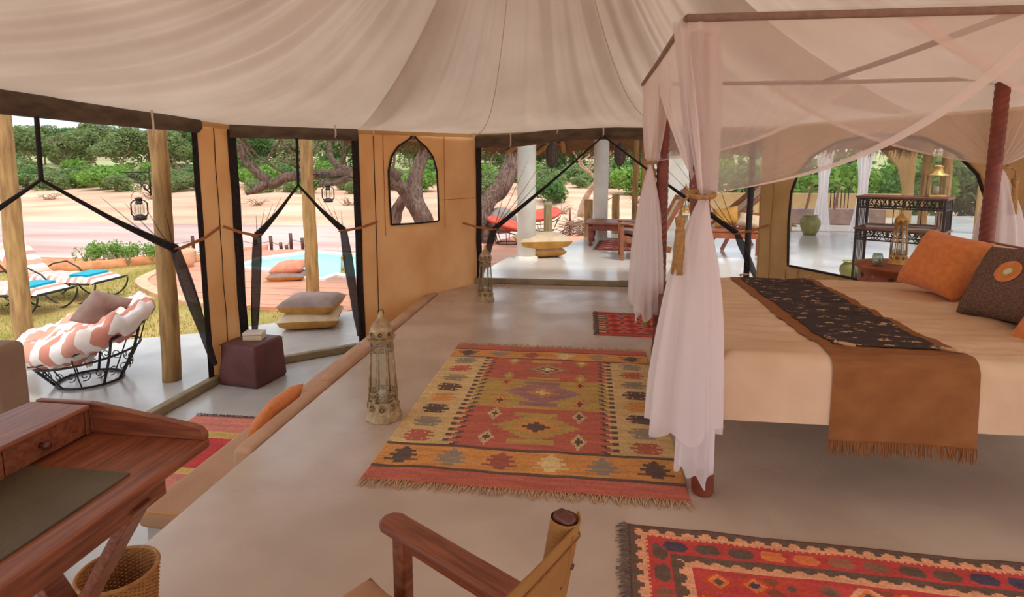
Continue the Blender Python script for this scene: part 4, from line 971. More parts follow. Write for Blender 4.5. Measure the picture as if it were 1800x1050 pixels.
MB().lathe([(.0, .013), (.034, .013), (.034, .045), (0, .046)], 16).build('candle', M['wax'], jr, smooth=True)
MB().lathe([(.034, .094), (.036, .096), (.036, .104), (.034, .106)], 20).build('rim', M['glass_jar'], jr, smooth=True)
cbx = thing('matchbox', 'small dark box beside gilt lantern on bedside table', 'box', (2.80, 5.16, .72), .3)
MB().box((0, 0, .018), (.07, .05, .036)).build('sleeve', M['mahog_dk'], cbx, bev=.002); MB().box((.004, 0, .018), (.07, .044, .028)).build('tray', M['paper'], cbx)

# ------------------------------------------------------------------ wrought iron bookshelf outside the broad window
SL, SD, SZ = .76, .38, ZL
sh = thing('iron_bookshelf', 'wrought iron bookshelf with scrollwork and wooden shelves', 'bookshelf', (3.50, 6.18, SZ), math.atan2(.61, -.79))
for nm, z, t_ in (('shelf_board', 1.175, .022), ('shelf_board', .835, .02), ('shelf_board', .25, .02)): MB().box((SL / 2, -SD / 2, z), (SL + .05, SD + .05, t_)).build(nm, M['shelfwood'], sh, bev=.004)
for x in (0, SL):
    for y in (0, -SD): MB().box((x, y, .585), (.024, .024, 1.17)).build('upright', M['iron'], sh)
def spiral(c, ex, r, turns, s, a0, n=18): 
    return [c + ex * (r * (1 - .75 * i / n) * math.cos(a0 + s * 2 * PI * turns * i / n)) + Vector((0, 0, r * (1 - .75 * i / n) * math.sin(a0 + s * 2 * PI * turns * i / n))) for i in range(n + 1)]
def frieze(p0, ex, L, z0, z1, n, name='scroll_frieze'):
    mb = MB(); ex = Vector(ex); p0 = Vector(p0); w_ = L / n; h = (z1 - z0)
    for z in (z0, z1): mb.bar(p0 + Vector((0, 0, z)), p0 + ex * L + Vector((0, 0, z)), .014, .016)
    for i in range(n):
        for s in (-1, 1):
            for q in (-1, 1):
                c = p0 + ex * (w_ * (i + .5 + s * .25)) + Vector((0, 0, (z0 + z1) / 2 + q * h * .22)); r = min(w_ * .24, h * .23)
                P = spiral(c, ex, r, 1.15, -s * q, PI / 2 * q * 1 + PI, 16); P = [p0 + ex * (w_ * (i + .5)) + Vector((0, 0, (z0 + z1) / 2 + q * h * .45))] + P
                mb.tube(P, .0042, 4)
    return mb.build(name, M['iron'], sh)
for z0, z1 in ((1.06, 1.16), (.715, .82)):
    frieze((0, 0, 0), (1, 0, 0), SL, z0, z1, 6); frieze((0, -SD, 0), (0, 1, 0), SD, z0, z1, 3); frieze((SL, -SD, 0), (0, 1, 0), SD, z0, z1, 3); frieze((0, -SD, 0), (1, 0, 0), SL, z0, z1, 6)
rod = MB().tube([(0, 0, 0), (0, 0, 1)], .005, 5).mesh('rod', M['iron'])
for z0, z1 in ((.845, 1.06), (.26, .715)):
    for x in (0, SL):
        for k in range(1, 7): o = obj('rod', rod, sh, (x, -SD * k / 7, z0)); o.scale = (1, 1, z1 - z0)
    for k in range(1, 3): o = obj('rod', rod, sh, (SL * k / 3, -SD, z0)); o.scale = (1, 1, z1 - z0)
shw = Matrix.Translation(Vector((3.50, 6.18, SZ))) @ Matrix.Rotation(math.atan2(.61, -.79), 4, 'Z')
def onshelf(x, y, z): return shw @ Vector((x, y, z))
SR = math.atan2(.61, -.79)
def book(loc, rz, d, m, lab, stand=False, group=None):
    t = thing('book', lab, 'book', loc, rz, group)
    MB().box((0, 0, d[2] / 2), (d[0] - .006, d[1] - .006, d[2] - .006)).build('pages', M['paper'], t)
    for z in (.002, d[2] - .002): MB().box((0, 0, z), (d[0], d[1], .004)).build('cover', m, t)
    MB().box((-d[0] / 2, 0, d[2] / 2), (.005, d[1], d[2])).build('spine', m, t)
    if stand: t.rotation_euler = (PI / 2, PI / 2, rz) if False else (0, PI / 2, rz)
    return t
book(onshelf(.20, -.17, .845), SR + .15, (.30, .22, .028), M['book'], 'large flat grey brown book lying at the bottom of the shelf stack')
book(onshelf(.19, -.18, .873), SR - .05, (.26, .20, .02), M['mahog_dk'], 'thin dark brown book lying on top of a grey brown book')
book(onshelf(.56, -.19, .845), SR + .3, (.32, .24, .03), M['pillow_grey'], 'mauve album lying flat beside the dark brown book')
M['red_cover'] = mat('red_cover', (176, 58, 54), rough=.6); 
for k in range(3):
    b_ = thing('book', 'standing red book at the end of the iron bookshelf', 'book', onshelf(.045 + k * .026, -.29, .845), SR, 'standing red books')
    MB().box((0, 0, .09), (.022, .13, .18)).build('cover', M['red_cover'], b_, bev=.002); MB().box((0, .004, .09), (.016, .128, .184)).build('pages', M['paper'], b_)
gl = thing('glass_lantern', 'square glass lantern with brass cap on the iron bookshelf', 'lantern', onshelf(.12, -.2, 1.186), SR + .4)
MB().box((0, 0, .012), (.15, .15, .024)).build('base', M['brass'], gl, bev=.004)
for x in (-.065, .065):
    for y in (-.065, .065): MB().box((x, y, .12), (.012, .012, .2)).build('frame_post', M['brass_old'], gl)
for k in range(4): o = MB().add([(.064, -.06, .024), (.064, .06, .024), (.064, .06, .21), (.064, -.06, .21)], [(0, 1, 2, 3)]).build('pane', M['glass'], gl); o.rotation_euler = (0, 0, k * PI / 2)
MB().lathe([(.10, .215), (.10, .225), (.05, .25), (.042, .30), (.05, .31), (.03, .325), (0, .326)], 16).build('cap', M['brass'], gl, smooth=True)
MB().lathe([(.028, .024), (.028, .11), (0, .112)], 14).build('candle', M['wax'], gl, smooth=True)
MB().tube([(.045 * math.cos(a), 0, .30 + .05 * math.sin(a)) for a in [PI * j / 12 for j in range(13)]], .003, 5).build('handle', M['iron'], gl)

# ================================================================== THE LODGE BEYOND THE FRONT OPENING
def column(p, r, lab):
    t = thing('white_column', lab, 'column', (p[0], p[1], ZL - .4))
    MB().lathe([(r, 0), (r * .99, 2.9)], 32).build('shaft', M['plaster'], t, smooth=True)
    MB().lathe([(r + .04, .0), (r + .04, .43), (r + .01, .45)], 32).build('foot', M['plaster'], t, smooth=True)
    return t
column((-.98, 9.25), .150, 'white plastered column beside the stacked floor cushions'); column((.26, 11.9), .152, 'white plastered column behind the carved coffee table')
def floor_pillow(loc, rz, w_, t_, top, side, lab, seed, group=None, h_=None):
    t = thing('floor_cushion', lab, 'cushion', loc, rz, group); h_ = h_ or w_
    def ring(z, k): return k
    mb = MB()
    for s in (1,):
        def f(a, b):
            u, v = 2 * a - 1, 2 * b - 1; e = max(0, (1 - u ** 4) * (1 - v ** 4)); q = .05
            return (w_ / 2 * u * (1 - q * (1 - v * v)), h_ / 2 * v * (1 - q * (1 - u * u)), t_ * .60 + t_ * .42 * e ** .5 + .012 * e * fn(u * 2, v * 2, seed))
        mb.grid(f, 18, 18)
    mb.build('cover', top, t, smooth=True)
    m2 = MB()
    def g(a, b):
        u, v = 2 * a - 1, 2 * b - 1; e = max(0, (1 - u ** 4) * (1 - v ** 4)); q = .05; z = t_ * .60 - t_ * .6 * e ** .32
        k = 1 - .05 * e; return (w_ / 2 * u * (1 - q * (1 - v * v)), h_ / 2 * v * (1 - q * (1 - u * u)), max(0., z + .006 * e * fn(u * 9, v * 9, seed)))
    m2.grid(g, 18, 18, flip=True).build('gusset', side, t, smooth=True)
    return t
floor_pillow((-.72, 9.62, ZL), .35, .62, .17, M['pillow_beige'], M['pillow_gold'], 'smaller beige and ochre floor cushion under another by the white column', 1.)
floor_pillow((-.76, 9.55, ZL + .15), .30, .86, .24, M['pillow_beige'], M['pillow_gold'], 'big beige and ochre floor cushion on top by the white column', 2.)
# coffee table
ct = thing('coffee_table', 'low carved dark wood coffee table on the lodge floor', 'table', (.45, 11.25, ZL), R(-4))
MB().box((0, 0, .43), (.92, .9, .035)).build('table_top', M['tablewood'], ct, bev=.008)
for x, y, a, b in ((0, -.38, .74, .03), (0, .38, .74, .03), (-.38, 0, .03, .74), (.38, 0, .03, .74)): MB().box((x, y, .355), (a, b, .115)).build('apron', M['bedwood'], ct, bev=.004)
for x in (-.36, .36):
    for y in (-.36, .36): MB().lathe([(.032, 0), (.042, .03), (.03, .06), (.052, .14), (.055, .22), (.035, .27), (.05, .30), (.05, .41)], 16, c=(x, y, 0)).build('leg', M['bedwood'], ct, smooth=True)
# teak easy chair
ec = thing('easy_chair', 'teak easy chair with grey cushion on the lodge floor', 'armchair', (.92, 9.55, ZL), R(0))
for y in (-.30, .30):
    MB().bar((-.42, y, .60), (.32, y, .52), .09, .03).build('armrest', M['chairwood'], ec, bev=.012)
    MB().bar((-.36, y, 0), (-.37, y, .59), .05, .06).build('front_leg', M['chairwood'], ec, bev=.006)
    MB().bar((-.36, y, .36), (.40, y, .18), .03, .10).build('seat_rail', M['chairwood'], ec, bev=.006)
    MB().bar((.30, y, 0), (.26, y, .30), .05, .06).build('back_leg', M['chairwood'], ec, bev=.006)
    MB().bar((.16, y, .22), (.56, y, 1.02), .035, .07).build('back_post', M['chairwood'], ec, bev=.008)
MB().extr([(.53, -.34, .93), (.60, -.34, 1.10), (.62, -.15, 1.14), (.63, 0, 1.16), (.62, .15, 1.14), (.60, .34, 1.10), (.53, .34, .93)], (.03, 0, -.01)).build('crest_rail', M['chairwood'], ec, bev=.006)
MB().grid(lambda a, b: Vector((.20 + a * .34, -.27 + b * .54, .30 + a * .66 - .03 * math.sin(PI * a))), 10, 6).build('woven_back', M['cream'], ec, smooth=True)
MB().box((-.03, 0, .32), (.66, .54, .03), ry=R(12)).build('seat_frame', M['chairwood'], ec, bev=.004)
cushion('chair_cushion', M['pillow_grey'], .60, .50, .10, (.86, 9.55, ZL + .40), (0, R(12), 0), 'grey seat cushion on the teak easy chair', seed=31.)
cushion('chair_cushion', M['pillow_gold'], .38, .34, .12, (1.10, 9.42, ZL + .52), face_rot((-.8, -.4, .5), 0), 'ochre cushion propped in the teak easy chair', seed=33.)
# cream stool
st = thing('drum_stool', 'cream drum shaped stool behind the bed net', 'stool', (1.62, 9.0, ZL))
MB().lathe([(.16, 0), (.175, .02), (.18, .2), (.175, .40), (.16, .42)], 28).build('body', M['cream'], st, smooth=True); MB().lathe([(.165, .415), (.17, .43), (.15, .445), (0, .45)], 28).build('seat', M['cream'], st, smooth=True)
# side table with small lantern
sd_ = thing('lamp_table', 'small white side table carrying lantern behind the bed net', 'table', (1.72, 10.4, ZL))
MB().lathe([(.26, .66), (.27, .67), (.27, .685), (0, .69)], 28).build('table_top', M['plaster'], sd_, smooth=True); MB().lathe([(.14, 0), (.04, .04), (.03, .3), (.04, .66)], 16).build('pedestal', M['plaster'], sd_, smooth=True)
dup(lan, (1.70, 10.38, ZL + .69), .3, 'small gilt lantern on the white side table', .5 / .8, {M['brass_old']: M['brass']})
# slatted bench with cushions
sbn = thing('slatted_bench', 'red brown slatted bench with round cushions on it', 'bench', (2.42, 9.9, ZL), R(-8))
for x in (-.42, .42):
    for y in (-.25, .25): MB().box((x, y, .22), (.07, .07, .44)).build('leg', M['tablewood'], sbn, bev=.006)
for k in range(7): MB().box((0, -.27 + k * .09, .455), (1.0, .07, .025)).build('slat', M['tablewood'], sbn, bev=.004)
for y in (-.28, .28): MB().box((0, y, .38), (.92, .03, .09)).build('apron', M['tablewood'], sbn, bev=.004)
for k in range(8): MB().box((.05 + k * .06, .27, .58), (.03, .025, .22)).build('spindle', M['tablewood'], sbn)
MB().box((.26, .27, .70), (.52, .035, .04)).build('back_rail', M['tablewood'], sbn, bev=.004)
cushion('round_cushion', M['pillow_gold'], .40, .34, .16, (2.30, 9.95, ZL + .66), face_rot((-.3, -.9, .4), .2), 'ochre cushion standing on the slatted bench', seed=41.)
cushion('round_cushion', M['pillow_beige'], .46, .26, .18, (2.66, 9.78, ZL + .60), face_rot((-.3, -.8, .6), -.2), 'speckled beige bolster lying on the slatted bench', seed=42.)
MB_pc = thing('planter_chair', 'weathered planter chair with raked back behind the slatted bench', 'armchair', (2.75, 11.0, ZL), R(10))
for y in (-.28, .28):
    MB().bar((-.5, y, .30), (.55, y, 1.2), .05, .09).build('back_post', M['chairwood'], MB_pc, bev=.01); MB().bar((-.4, y, 0), (-.1, y, .62), .05, .06).build('front_leg', M['chairwood'], MB_pc, bev=.006); MB().bar((.42, y, 0), (.1, y, .62), .05, .06).build('back_leg', M['chairwood'], MB_pc, bev=.006)
    MB().bar((-.5, y, .62), (.4, y, .66), .10, .03).build('armrest', M['chairwood'], MB_pc, bev=.008)
MB().grid(lambda a, b: Vector((-.45 + a, -.26 + b * .52, .36 + a * .84 - .07 * math.sin(PI * a))), 12, 6).build('sling', M['cream'], MB_pc, smooth=True)
MB().box((.55, 0, 1.2), (.06, .66, .10), ry=R(-40)).build('crest_rail', M['chairwood'], MB_pc, bev=.02)

# thatched roofs: slab, hanging straw fringe, rafters
def thatch(lab, A, B, up, zA, zU, group=None, nraft=6, th=.16, fr=.22):
    """A-B is the eave line, up the plan vector to the upper edge"""
    A = Vector(A); B = Vector(B); up = Vector(up); t = thing('thatched_roof', lab, 'roof', (A.x, A.y, zA)); o = Vector((A.x, A.y, zA)); L = (B - A).length
    def f(a, b, dz=0): 
        p = A.lerp(B, a) + up * b; return Vector((p.x, p.y, zA + (zU - zA) * b + dz + .04 * fn(a * L * 2.5, b * 5) + .015 * fn(a * L * 17, b * 9))) - o
    n = int(L * 10)
    MB().grid(lambda a, b: f(a, b), n, 24, flip=True).build('thatch_underside', M['thatch'], t, smooth=True)
    MB().grid(lambda a, b: f(a, b, th), n, 24).build('thatch_top', M['thatch'], t, smooth=True)
    fm = MB(); r = random.Random(int(L * 100)); d = (B - A).normalized()
    for i in range(int(L * 260)):
        a = r.random(); b = r.uniform(-.01, .05); p = f(a, b, r.uniform(0, th)); q = p - Vector((up.x, up.y, 0)).normalized() * r.uniform(.02, .14) + Vector((d.x * r.uniform(-.05, .05), d.y * r.uniform(-.05, .05), -r.uniform(.05, fr)))
        s = Vector((d.x, d.y, 0)) * .006; fm.add([p - s, p + s, q + s * .3, q - s * .3], [(0, 1, 2, 3)])
    tag(fm.build('straw_fringe', M['thatch'], t), kind='stuff')
    for k in range(nraft):
        a = (k + .5) / nraft; MB().tube([f(a, .02, -.06), f(a, .5, -.06), f(a, 1, -.06)], .05, 9).build('rafter', M['pole'], t, smooth=True)
    for b in (.12, .35, .6, .85):
        MB().tube([f(0, b, -.015), f(.5, b, -.015), f(1, b, -.015)], .02, 6).build('batten', M['pole'], t, smooth=True)
    return t
thatch('thatched lodge roof on white columns beyond the front opening', (-1.0, 12.8), (7.5, 13.6), (-.3, -4.6), 1.90, 4.3, nraft=9, fr=.30)
thatch('thatched corner roof above the first white column', (-2.9, 9.6), (-.9, 12.7), (2.6, -1.9), 1.84, 3.6, nraft=4)
thatch('low thatched eave outside the small arched window', (-3.55, 8.15), (-2.2, 10.0), (1.0, -.75), 1.88, 2.75, nraft=2, fr=.26)
def post(name, p, r, h, lab, m='pole', group=None, z=ZL):
    o = MB().tube([(0.006 * fn(k, p[0]), .006 * fn(k, p[1]), h * k / 12) for k in range(13)], [r * (1 + .06 * fn(k * .9, p[0])) for k in range(13)], 14).build(name, M[m], smooth=True)
    o.location = (p[0], p[1], z); return tag(o, lab, 'post', group)
post('roof_post', (.98, 12.3), .062, 2.25, 'slimmer pale pole holding the lodge roof'); post('roof_post', (1.10, 11.6), .075, 2.45, 'thicker pale pole holding the lodge roof beside slimmer one')
p = onz(963, 413, -.3); post('bollard', (p.x, p.y), .115, .98, 'grey green wooden bollard between the white columns', 'pole_grey', z=-.4)
post('bollard', (.02, 12.62), .095, .88, 'thicker ochre bollard roped to a slimmer one by the coffee table', z=ZL - .1); post('bollard', (.62, 13.0), .085, .98, 'slimmer ochre bollard roped to a thicker one by the coffee table', z=ZL - .1)
tag(MB().tube(smooth_path([(.02, 12.62, .80), (.32, 12.8, .78), (.62, 13.0, .90)], 14), .008, 6).build('rope', M['dark_weave'], smooth=True), 'slack rope strung between two ochre bollards', 'rope')
def hang_lantern(p, lab, cord):
    t = thing('hanging_lantern', lab, 'lantern', p)
    MB().lathe([(0, 0), (.03, .01), (.085, .08), (.095, .12), (.095, .32), (.085, .36), (.03, .42), (.012, .45)], 8).build('pierced_body', M['dark_weave'], t)
    for k in range(8):
        a = 2 * PI * k / 8; MB().tube([(.03 * math.cos(a), .03 * math.sin(a), .01), (.097 * math.cos(a), .097 * math.sin(a), .12), (.097 * math.cos(a), .097 * math.sin(a), .32), (.03 * math.cos(a), .03 * math.sin(a), .42)], .005, 5).build('rib', M['iron'], t)
    MB().lathe([(0, -.06), (.01, -.05), (.006, 0)], 8).build('finial', M['iron'], t); MB().tube([(0, 0, .44), (0, 0, .44 + cord)], .005, 5).build('cord', M['iron'], t)
    return t
p = at(970, 296, 9.7); hang_lantern(p, 'larger grey hanging lantern beside the first white column', 1.8); p = at(1089, 293, 10.9); hang_lantern(p, 'smaller grey hanging lantern beside the pale poles', 1.6)
# white plaster doorway seen past the poles
wl = struct(MB().box((2.0, 14.2, 1.0), (.9, .3, 2.6)).build('wall_lodge', M['plaster'], bev=.02), 'white plaster wall of the lodge')
MB().box((2.0, 14.03, 2.0), (1.05, .1, .12)).build('cornice', M['plaster'], wl, bev=.02); 

# ---- room beyond the broad window: canvas wall with arch, urns, daybed
RA, RB = (3.95, 14.0), (7.25, 14.0)
ah = [(.75, .06), (1.9, .06), (3.03, .06)]; ah2 = [(3.03, .06), (3.05, 1.0), (2.92, 1.5), (2.55, 1.9), (1.89, 2.08), (1.25, 1.9), (.86, 1.5), (.73, 1.0), (.75, .06)]
h3 = [tuple(p)[:2] for p in lerp_path([(a, b, 0) for a, b in ah + ah2[1:]], 81)][:-1]
panel('wall_far', RA, RB, ZL, 2.6, M['canvas_pale'], h3, (1.89, .9), label='pale canvas wall with round arch in the far room', amp=.03)
for x, y, r, lab in ((4.1, 13.2, .075, 'lone timber pole behind the pale green urn'), (7.05, 13.2, .085, 'slimmer timber pole paired with a thicker one near the far arch'), (7.38, 13.1, .10, 'thicker timber pole paired with a slimmer one near the far arch')): post('tent_pole', (x, y), r, 2.6, lab)
def urn(p, s, lab):
    o = MB().lathe([(a * s, b * s) for a, b in ((.0, 0), (.28, 0), (.40, .25), (.48, .55), (.46, .75), (.33, .90), (.30, .95), (.38, 1.0), (.35, 1.0), (.27, .95), (.2, .6), (0, .5))], 28).build('green_urn', M['olive_glaze'], smooth=True); o.location = p; return tag(o, lab, 'urn')
urn((4.85, 13.3, ZL), .44, 'pale green urn standing by the far arch'); urn((3.40, 7.85, ZL), .28, 'olive urn just outside the broad window')
db = thing('daybed', 'grey draped daybed seen through the far arch', 'daybed', (6.2, 16.2, ZL))
MB().box((0, 0, .22), (2.6, 1.0, .30)).build('mattress', M['pillow_grey'], db, bev=.06); 
MB().grid(lambda a, b: Vector((-1.32 + a * 2.64, -.53 + .02 * math.sin(a * 40), .40 - b * .38)), 60, 6).build('valance', M['pillow_grey'], db, smooth=True)
for x in (-1.2, -.5, .2): MB().bar((x, -.2, .36), (x + .3, .3, 1.0), .05, .05).build('arm_frame', M['mahog_dk'], db)
for k in range(9): MB().tube([(.1 + k * .09, .5, .36), (.1 + k * .09, .5, .9)], .012, 6).build('spindle', M['iron'], db)
MB().tube([(.05, .5, .9), (.45, .5, 1.06), (.86, .5, .9)], .015, 6).build('head_rail', M['iron'], db)
for k, x in enumerate((5.35, 6.2)):
    nc = MB().grid(lambda a, b: Vector((x + (a - .5) * (.5 - .3 * math.sin(PI * b)) + .03 * math.sin(a * 30), 14.06 + .03 * math.sin(a * 25), ZL + b * 2.0)), 24, 16).build('voile_drape', M['net_fold'], smooth=True); tag(nc, 'hanging voile drape inside the far arch', 'curtain', 'voile drapes in the far arch')
mr = thing('oval_mirror', 'oval mirror in dark frame seen through the far arch', 'mirror', (5.0, 15.2, ZL), 0)
MB().tube([(.13 * math.cos(a), 0, 1.25 + .20 * math.sin(a)) for a in [2 * PI * j / 24 for j in range(24)]], .03, 8, closed=True).build('frame', M['mahog_dk'], mr, smooth=True)
MB().add([(.125 * math.cos(a), .01, 1.25 + .195 * math.sin(a)) for a in [2 * PI * j / 24 for j in range(24)]], [tuple(range(24))]).build('mirror_glass', M['mirror'], mr)
MB().box((0, .03, .5), (.06, .05, 1.0)).build('stand', M['mahog_dk'], mr, bev=.006); MB().box((0, .03, .015), (.4, .3, .03)).build('foot', M['mahog_dk'], mr, bev=.006)
panel('wall_far_end', (8.55, 14.0), (9.2, 14.0), ZL, 2.6, M['canvas_pale'], label='end strip of the far canvas wall'); panel('wall_far_header', (7.25, 14.0), (8.55, 14.0), 2.25, 2.6, M['canvas_pale'], label='canvas strip above the far screened opening')
struct(MB().grid(lambda a, b: (7.25 + 1.3 * a, 14.0, ZL + 2.2 * b), 6, 6).build('window_far', M['screen_mid']), 'grey screened opening beside the far arch')
fw = struct(MB().box((6.2, 18.2, .3), (6.0, .1, .9)).build('wall_parapet', M['canvas_pale'], bev=.02), 'low pale canvas parapet behind the daybed')
# pavilion far to the right
thatch('thatched pavilion roof beyond the head of the bed', (7.2, 8.2), (10.5, 8.2), (.4, 2.5), 1.62, 3.2, nraft=4)
for k, x in enumerate((7.5, 9.3)): post('pavilion_post', (x, 8.6), .07, 1.9, 'wooden post under the thatched pavilion beyond the bed head', group='pavilion posts')
rb = thing('red_bench', 'red bench under the pavilion beyond the bed', 'bench', (8.4, 9.5, ZL)); MB().box((0, 0, .42), (2.4, .5, .10)).build('seat', M['red_cloth'], rb, bev=.03); MB().box((0, .25, .75), (2.4, .10, .5)).build('backrest', M['red_cloth'], rb, bev=.03)
for x in (-1.1, 1.1): MB().box((x, 0, .19), (.08, .4, .38)).build('leg', M['tablewood'], rb)

# ================================================================== OUTDOORS
def groundz(x, y):
    if y < 12.4: z = -.45
    elif y < 14.6: z = -.45 - .75 * ((y - 12.4) / 2.2)
    elif y < 25: z = -1.2
    elif y < 46: z = -1.2 + 1.0 * ((y - 25) / 21) ** 1.3
    elif y < 75: z = -.2 + 2.2 * ((y - 46) / 29)
    else: z = 2.0 + 3.4 * min(1, (y - 75) / 90) ** 1.2
    if 25 < y: z += .18 * fn(x * .12, y * .2) * min(1, (y - 25) / 6)
    return z
def gstrip(name, x0, x1, y0, y1, nx, ny, m, lab, dz=0.):
    o = MB().grid(lambda a, b: (x0 + a * (x1 - x0), y0 + b * (y1 - y0), groundz(x0 + a * (x1 - x0), y0 + b * (y1 - y0)) + dz + .02 * fn(a * 40, b * 40)), nx, ny).build(name, m, smooth=True)
    return struct(o, lab)
gstrip('ground_soil', -60, 60, -20, 14.6, 60, 40, M['soil'], 'bare red earth around the tent', -.16)
gstrip('ground_river', -140, 120, 14.5, 25.2, 90, 24, M['river'], 'wet pinkish sandy riverbed')
gstrip('ground_far_bank', -160, 140, 25, 60, 160, 60, M['sand'], 'pale sandy far river bank')
gstrip('ground_hillside', -220, 200, 59, 170, 90, 40, M['scrub'], 'scrubby hillside beyond the river')
LAWN = [(-3.2, 7.02), (-4.0, 6.26), (-4.37, 5.95), (-5.27, 5.45), (-6.4, 4.9), (-9.5, 3.2), (-24, 3.2), (-24, 8.4), (-9.8, 9.25), (-8.45, 10.45), (-7.6, 10.3), (-7.9, 9.85), (-7.78, 9.27), (-7.40, 8.52), (-6.45, 7.77), (-5.6, 7.35), (-4.6, 7.13)]
struct(MB().prism(LAWN, -.7, -.40).build('ground_lawn', M['lawn']), 'patchy green and straw coloured lawn')
def inpoly(x, y, P):
    c = False; n = len(P)
    for i in range(n):
        a, b = P[i], P[i - 1]
        if (a[1] > y) != (b[1] > y) and x < (b[0] - a[0]) * (y - a[1]) / (b[1] - a[1]) + a[0]: c = not c
    return c
gr = MB(); r = random.Random(3)
for i in range(42000):
    x, y = r.uniform(-12, -3.3), r.uniform(4.0, 10.3)
    if not inpoly(x, y, LAWN): continue
    if fn(x * 1.1, y * 1.1) < -.18 and r.random() < .75: continue
    h = r.uniform(.02, .055); a = r.random() * 2 * PI; w_ = .005; lx, ly = r.uniform(-.02, .02), r.uniform(-.02, .02)
    gr.add([(x - w_ * math.cos(a), y - w_ * math.sin(a), -.402), (x + w_ * math.cos(a), y + w_ * math.sin(a), -.402), (x + lx, y + ly, -.40 + h)], [(0, 1, 2)])
tag(gr.build('lawn_grass', M['blade'], fix=False), 'short dry green grass growing on the lawn', 'grass', kind='stuff')

# pool and deck
POOL = [(-6.5, 10.05), (-5.35, 9.72), (-4.95, 9.22), (-4.5, 9.18), (-4.45, 9.62), (-4.1, 9.42), (-3.7, 9.38), (-3.0, 9.7), (-2.8, 10.8), (-4.7, 11.6), (-6.1, 12.0), (-6.65, 11.0)]
DECK = [(-1.6, 8.66), (-3.22, 7.05), (-4.6, 7.17), (-5.6, 7.40), (-6.43, 7.82), (-7.34, 8.56), (-7.70, 9.27), (-7.82, 9.85), (-7.7, 12.3), (-3.0, 12.6), (-2.0, 15.6), (.4, 16.4), (.5, 13.4), (-.05, 12.4), (-.45, 10.9), (-1.33, 9.4)]
dkr = struct(MB().prism(DECK, -.6, -.40).build('floor_deck', M['soil']), 'red boarded pool deck')
def spans(P, y):
    xs = []; n = len(P)
    for i in range(n):
        a, b = P[i], P[i - 1]
        if (a[1] > y) != (b[1] > y): xs.append((b[0] - a[0]) * (y - a[1]) / (b[1] - a[1]) + a[0])
    xs.sort(); return list(zip(xs[::2], xs[1::2]))
def offset_poly(P, d):
    out = []; n = len(P); ar = sum(P[i][0] * P[(i + 1) % n][1] - P[(i + 1) % n][0] * P[i][1] for i in range(n)); s = 1 if ar > 0 else -1
    for i in range(n):
        p0, p1, p2 = Vector(P[i - 1]), Vector(P[i]), Vector(P[(i + 1) % n]); a = (p1 - p0).normalized(); b = (p2 - p1).normalized()
        na, nb = Vector((a.y, -a.x)) * s, Vector((b.y, -b.x)) * s; m_ = (na + nb); m_ = m_ / max(.35, m_.length_squared) * 2 if m_.length > 1e-6 else na
        out.append(tuple(p1 + m_ * d * .5 * 1.0))
    return out
POOL_O = offset_poly(POOL, .30)
pk_ = MB().box((.5, 0, 0), (1, .136, .03)).mesh('deck_plank', M['deck'])
y = 7.12; k = 0
while y < 15.6:
    segs = []
    for a, b in spans(DECK, y):
        cut = spans(POOL_O, y); cur = a
        for c, d in cut:
            if d < a or c > b: continue
            segs.append((cur, c)); cur = d
        segs.append((cur, b))
    for a, b in segs:
        while b - a > .05:
            e = b if b - a < 3.4 else a + 2.4 + .6 * ((k * 37) % 10) / 10
            o = obj('deck_plank', pk_, dkr, (a + .004, y, -.385 + .002 * ((k * 7) % 3))); o.scale = (e - a - .008, 1, 1); a = e; k += 1
    y += .145
pool = thing('swimming_pool', 'small turquoise pool with white zigzag coping', 'pool', (-4.7, 10.4, -.4)); po = -pool.location
n = len(POOL); vs = [(x, y, -.33) for x, y in POOL_O] + [(x, y, -.33) for x, y in POOL] + [(x, y, -.45) for x, y in POOL_O] + [(x, y, -.75) for x, y in POOL]
fs = []
for i in range(n):
    j = (i + 1) % n; fs += [(i, j, n + j, n + i), (2 * n + i, 2 * n + j, j, i), (n + i, n + j, 3 * n + j, 3 * n + i)]
MB().add(vs, fs).build('coping', M['pool_white'], pool, loc=po)
MB().add([(x, y, -.385) for x, y in POOL], [tuple(range(n))]).build('water', M['water'], pool, loc=po)
# stone kerb round the deck corner
KE = [(-4.6, 7.15), (-5.6, 7.37), (-6.44, 7.80), (-7.37, 8.54), (-7.74, 9.27), (-7.86, 9.85)]
P = smooth_path([(x, y, 0) for x, y in KE], 30)
ks = MB()
for a, b in zip(P, P[1:]):
    d = (b - a).normalized(); nn = Vector((-d.y, d.x, 0)) * .09
    ks.add([a - nn + Vector((0, 0, -.5)), a + nn + Vector((0, 0, -.5)), b - nn + Vector((0, 0, -.5)), b + nn + Vector((0, 0, -.5)), a - nn + Vector((0, 0, -.345)), a + nn + Vector((0, 0, -.345)), b - nn + Vector((0, 0, -.345)), b + nn + Vector((0, 0, -.345))], [(4, 5, 7, 6), (0, 4, 6, 2), (1, 3, 7, 5), (0, 1, 5, 4), (2, 6, 7, 3)])
struct(ks.build('trim_kerb', M['kerb']), 'curved pale pink stone kerb of the deck')
# red earth planter bed
pbm = MB(); P = smooth_path([(-13, 9.1, 0), (-9.7, 9.45, 0), (-8.55, 10.65, 0), (-7.3, 10.6, 0)], 30)
pbm.tube([p + Vector((0, 0, -.37)) for p in P], .13, 8); struct(pbm.build('trim_planter', M['soil'], smooth=True), 'low rounded red earth planter edge')

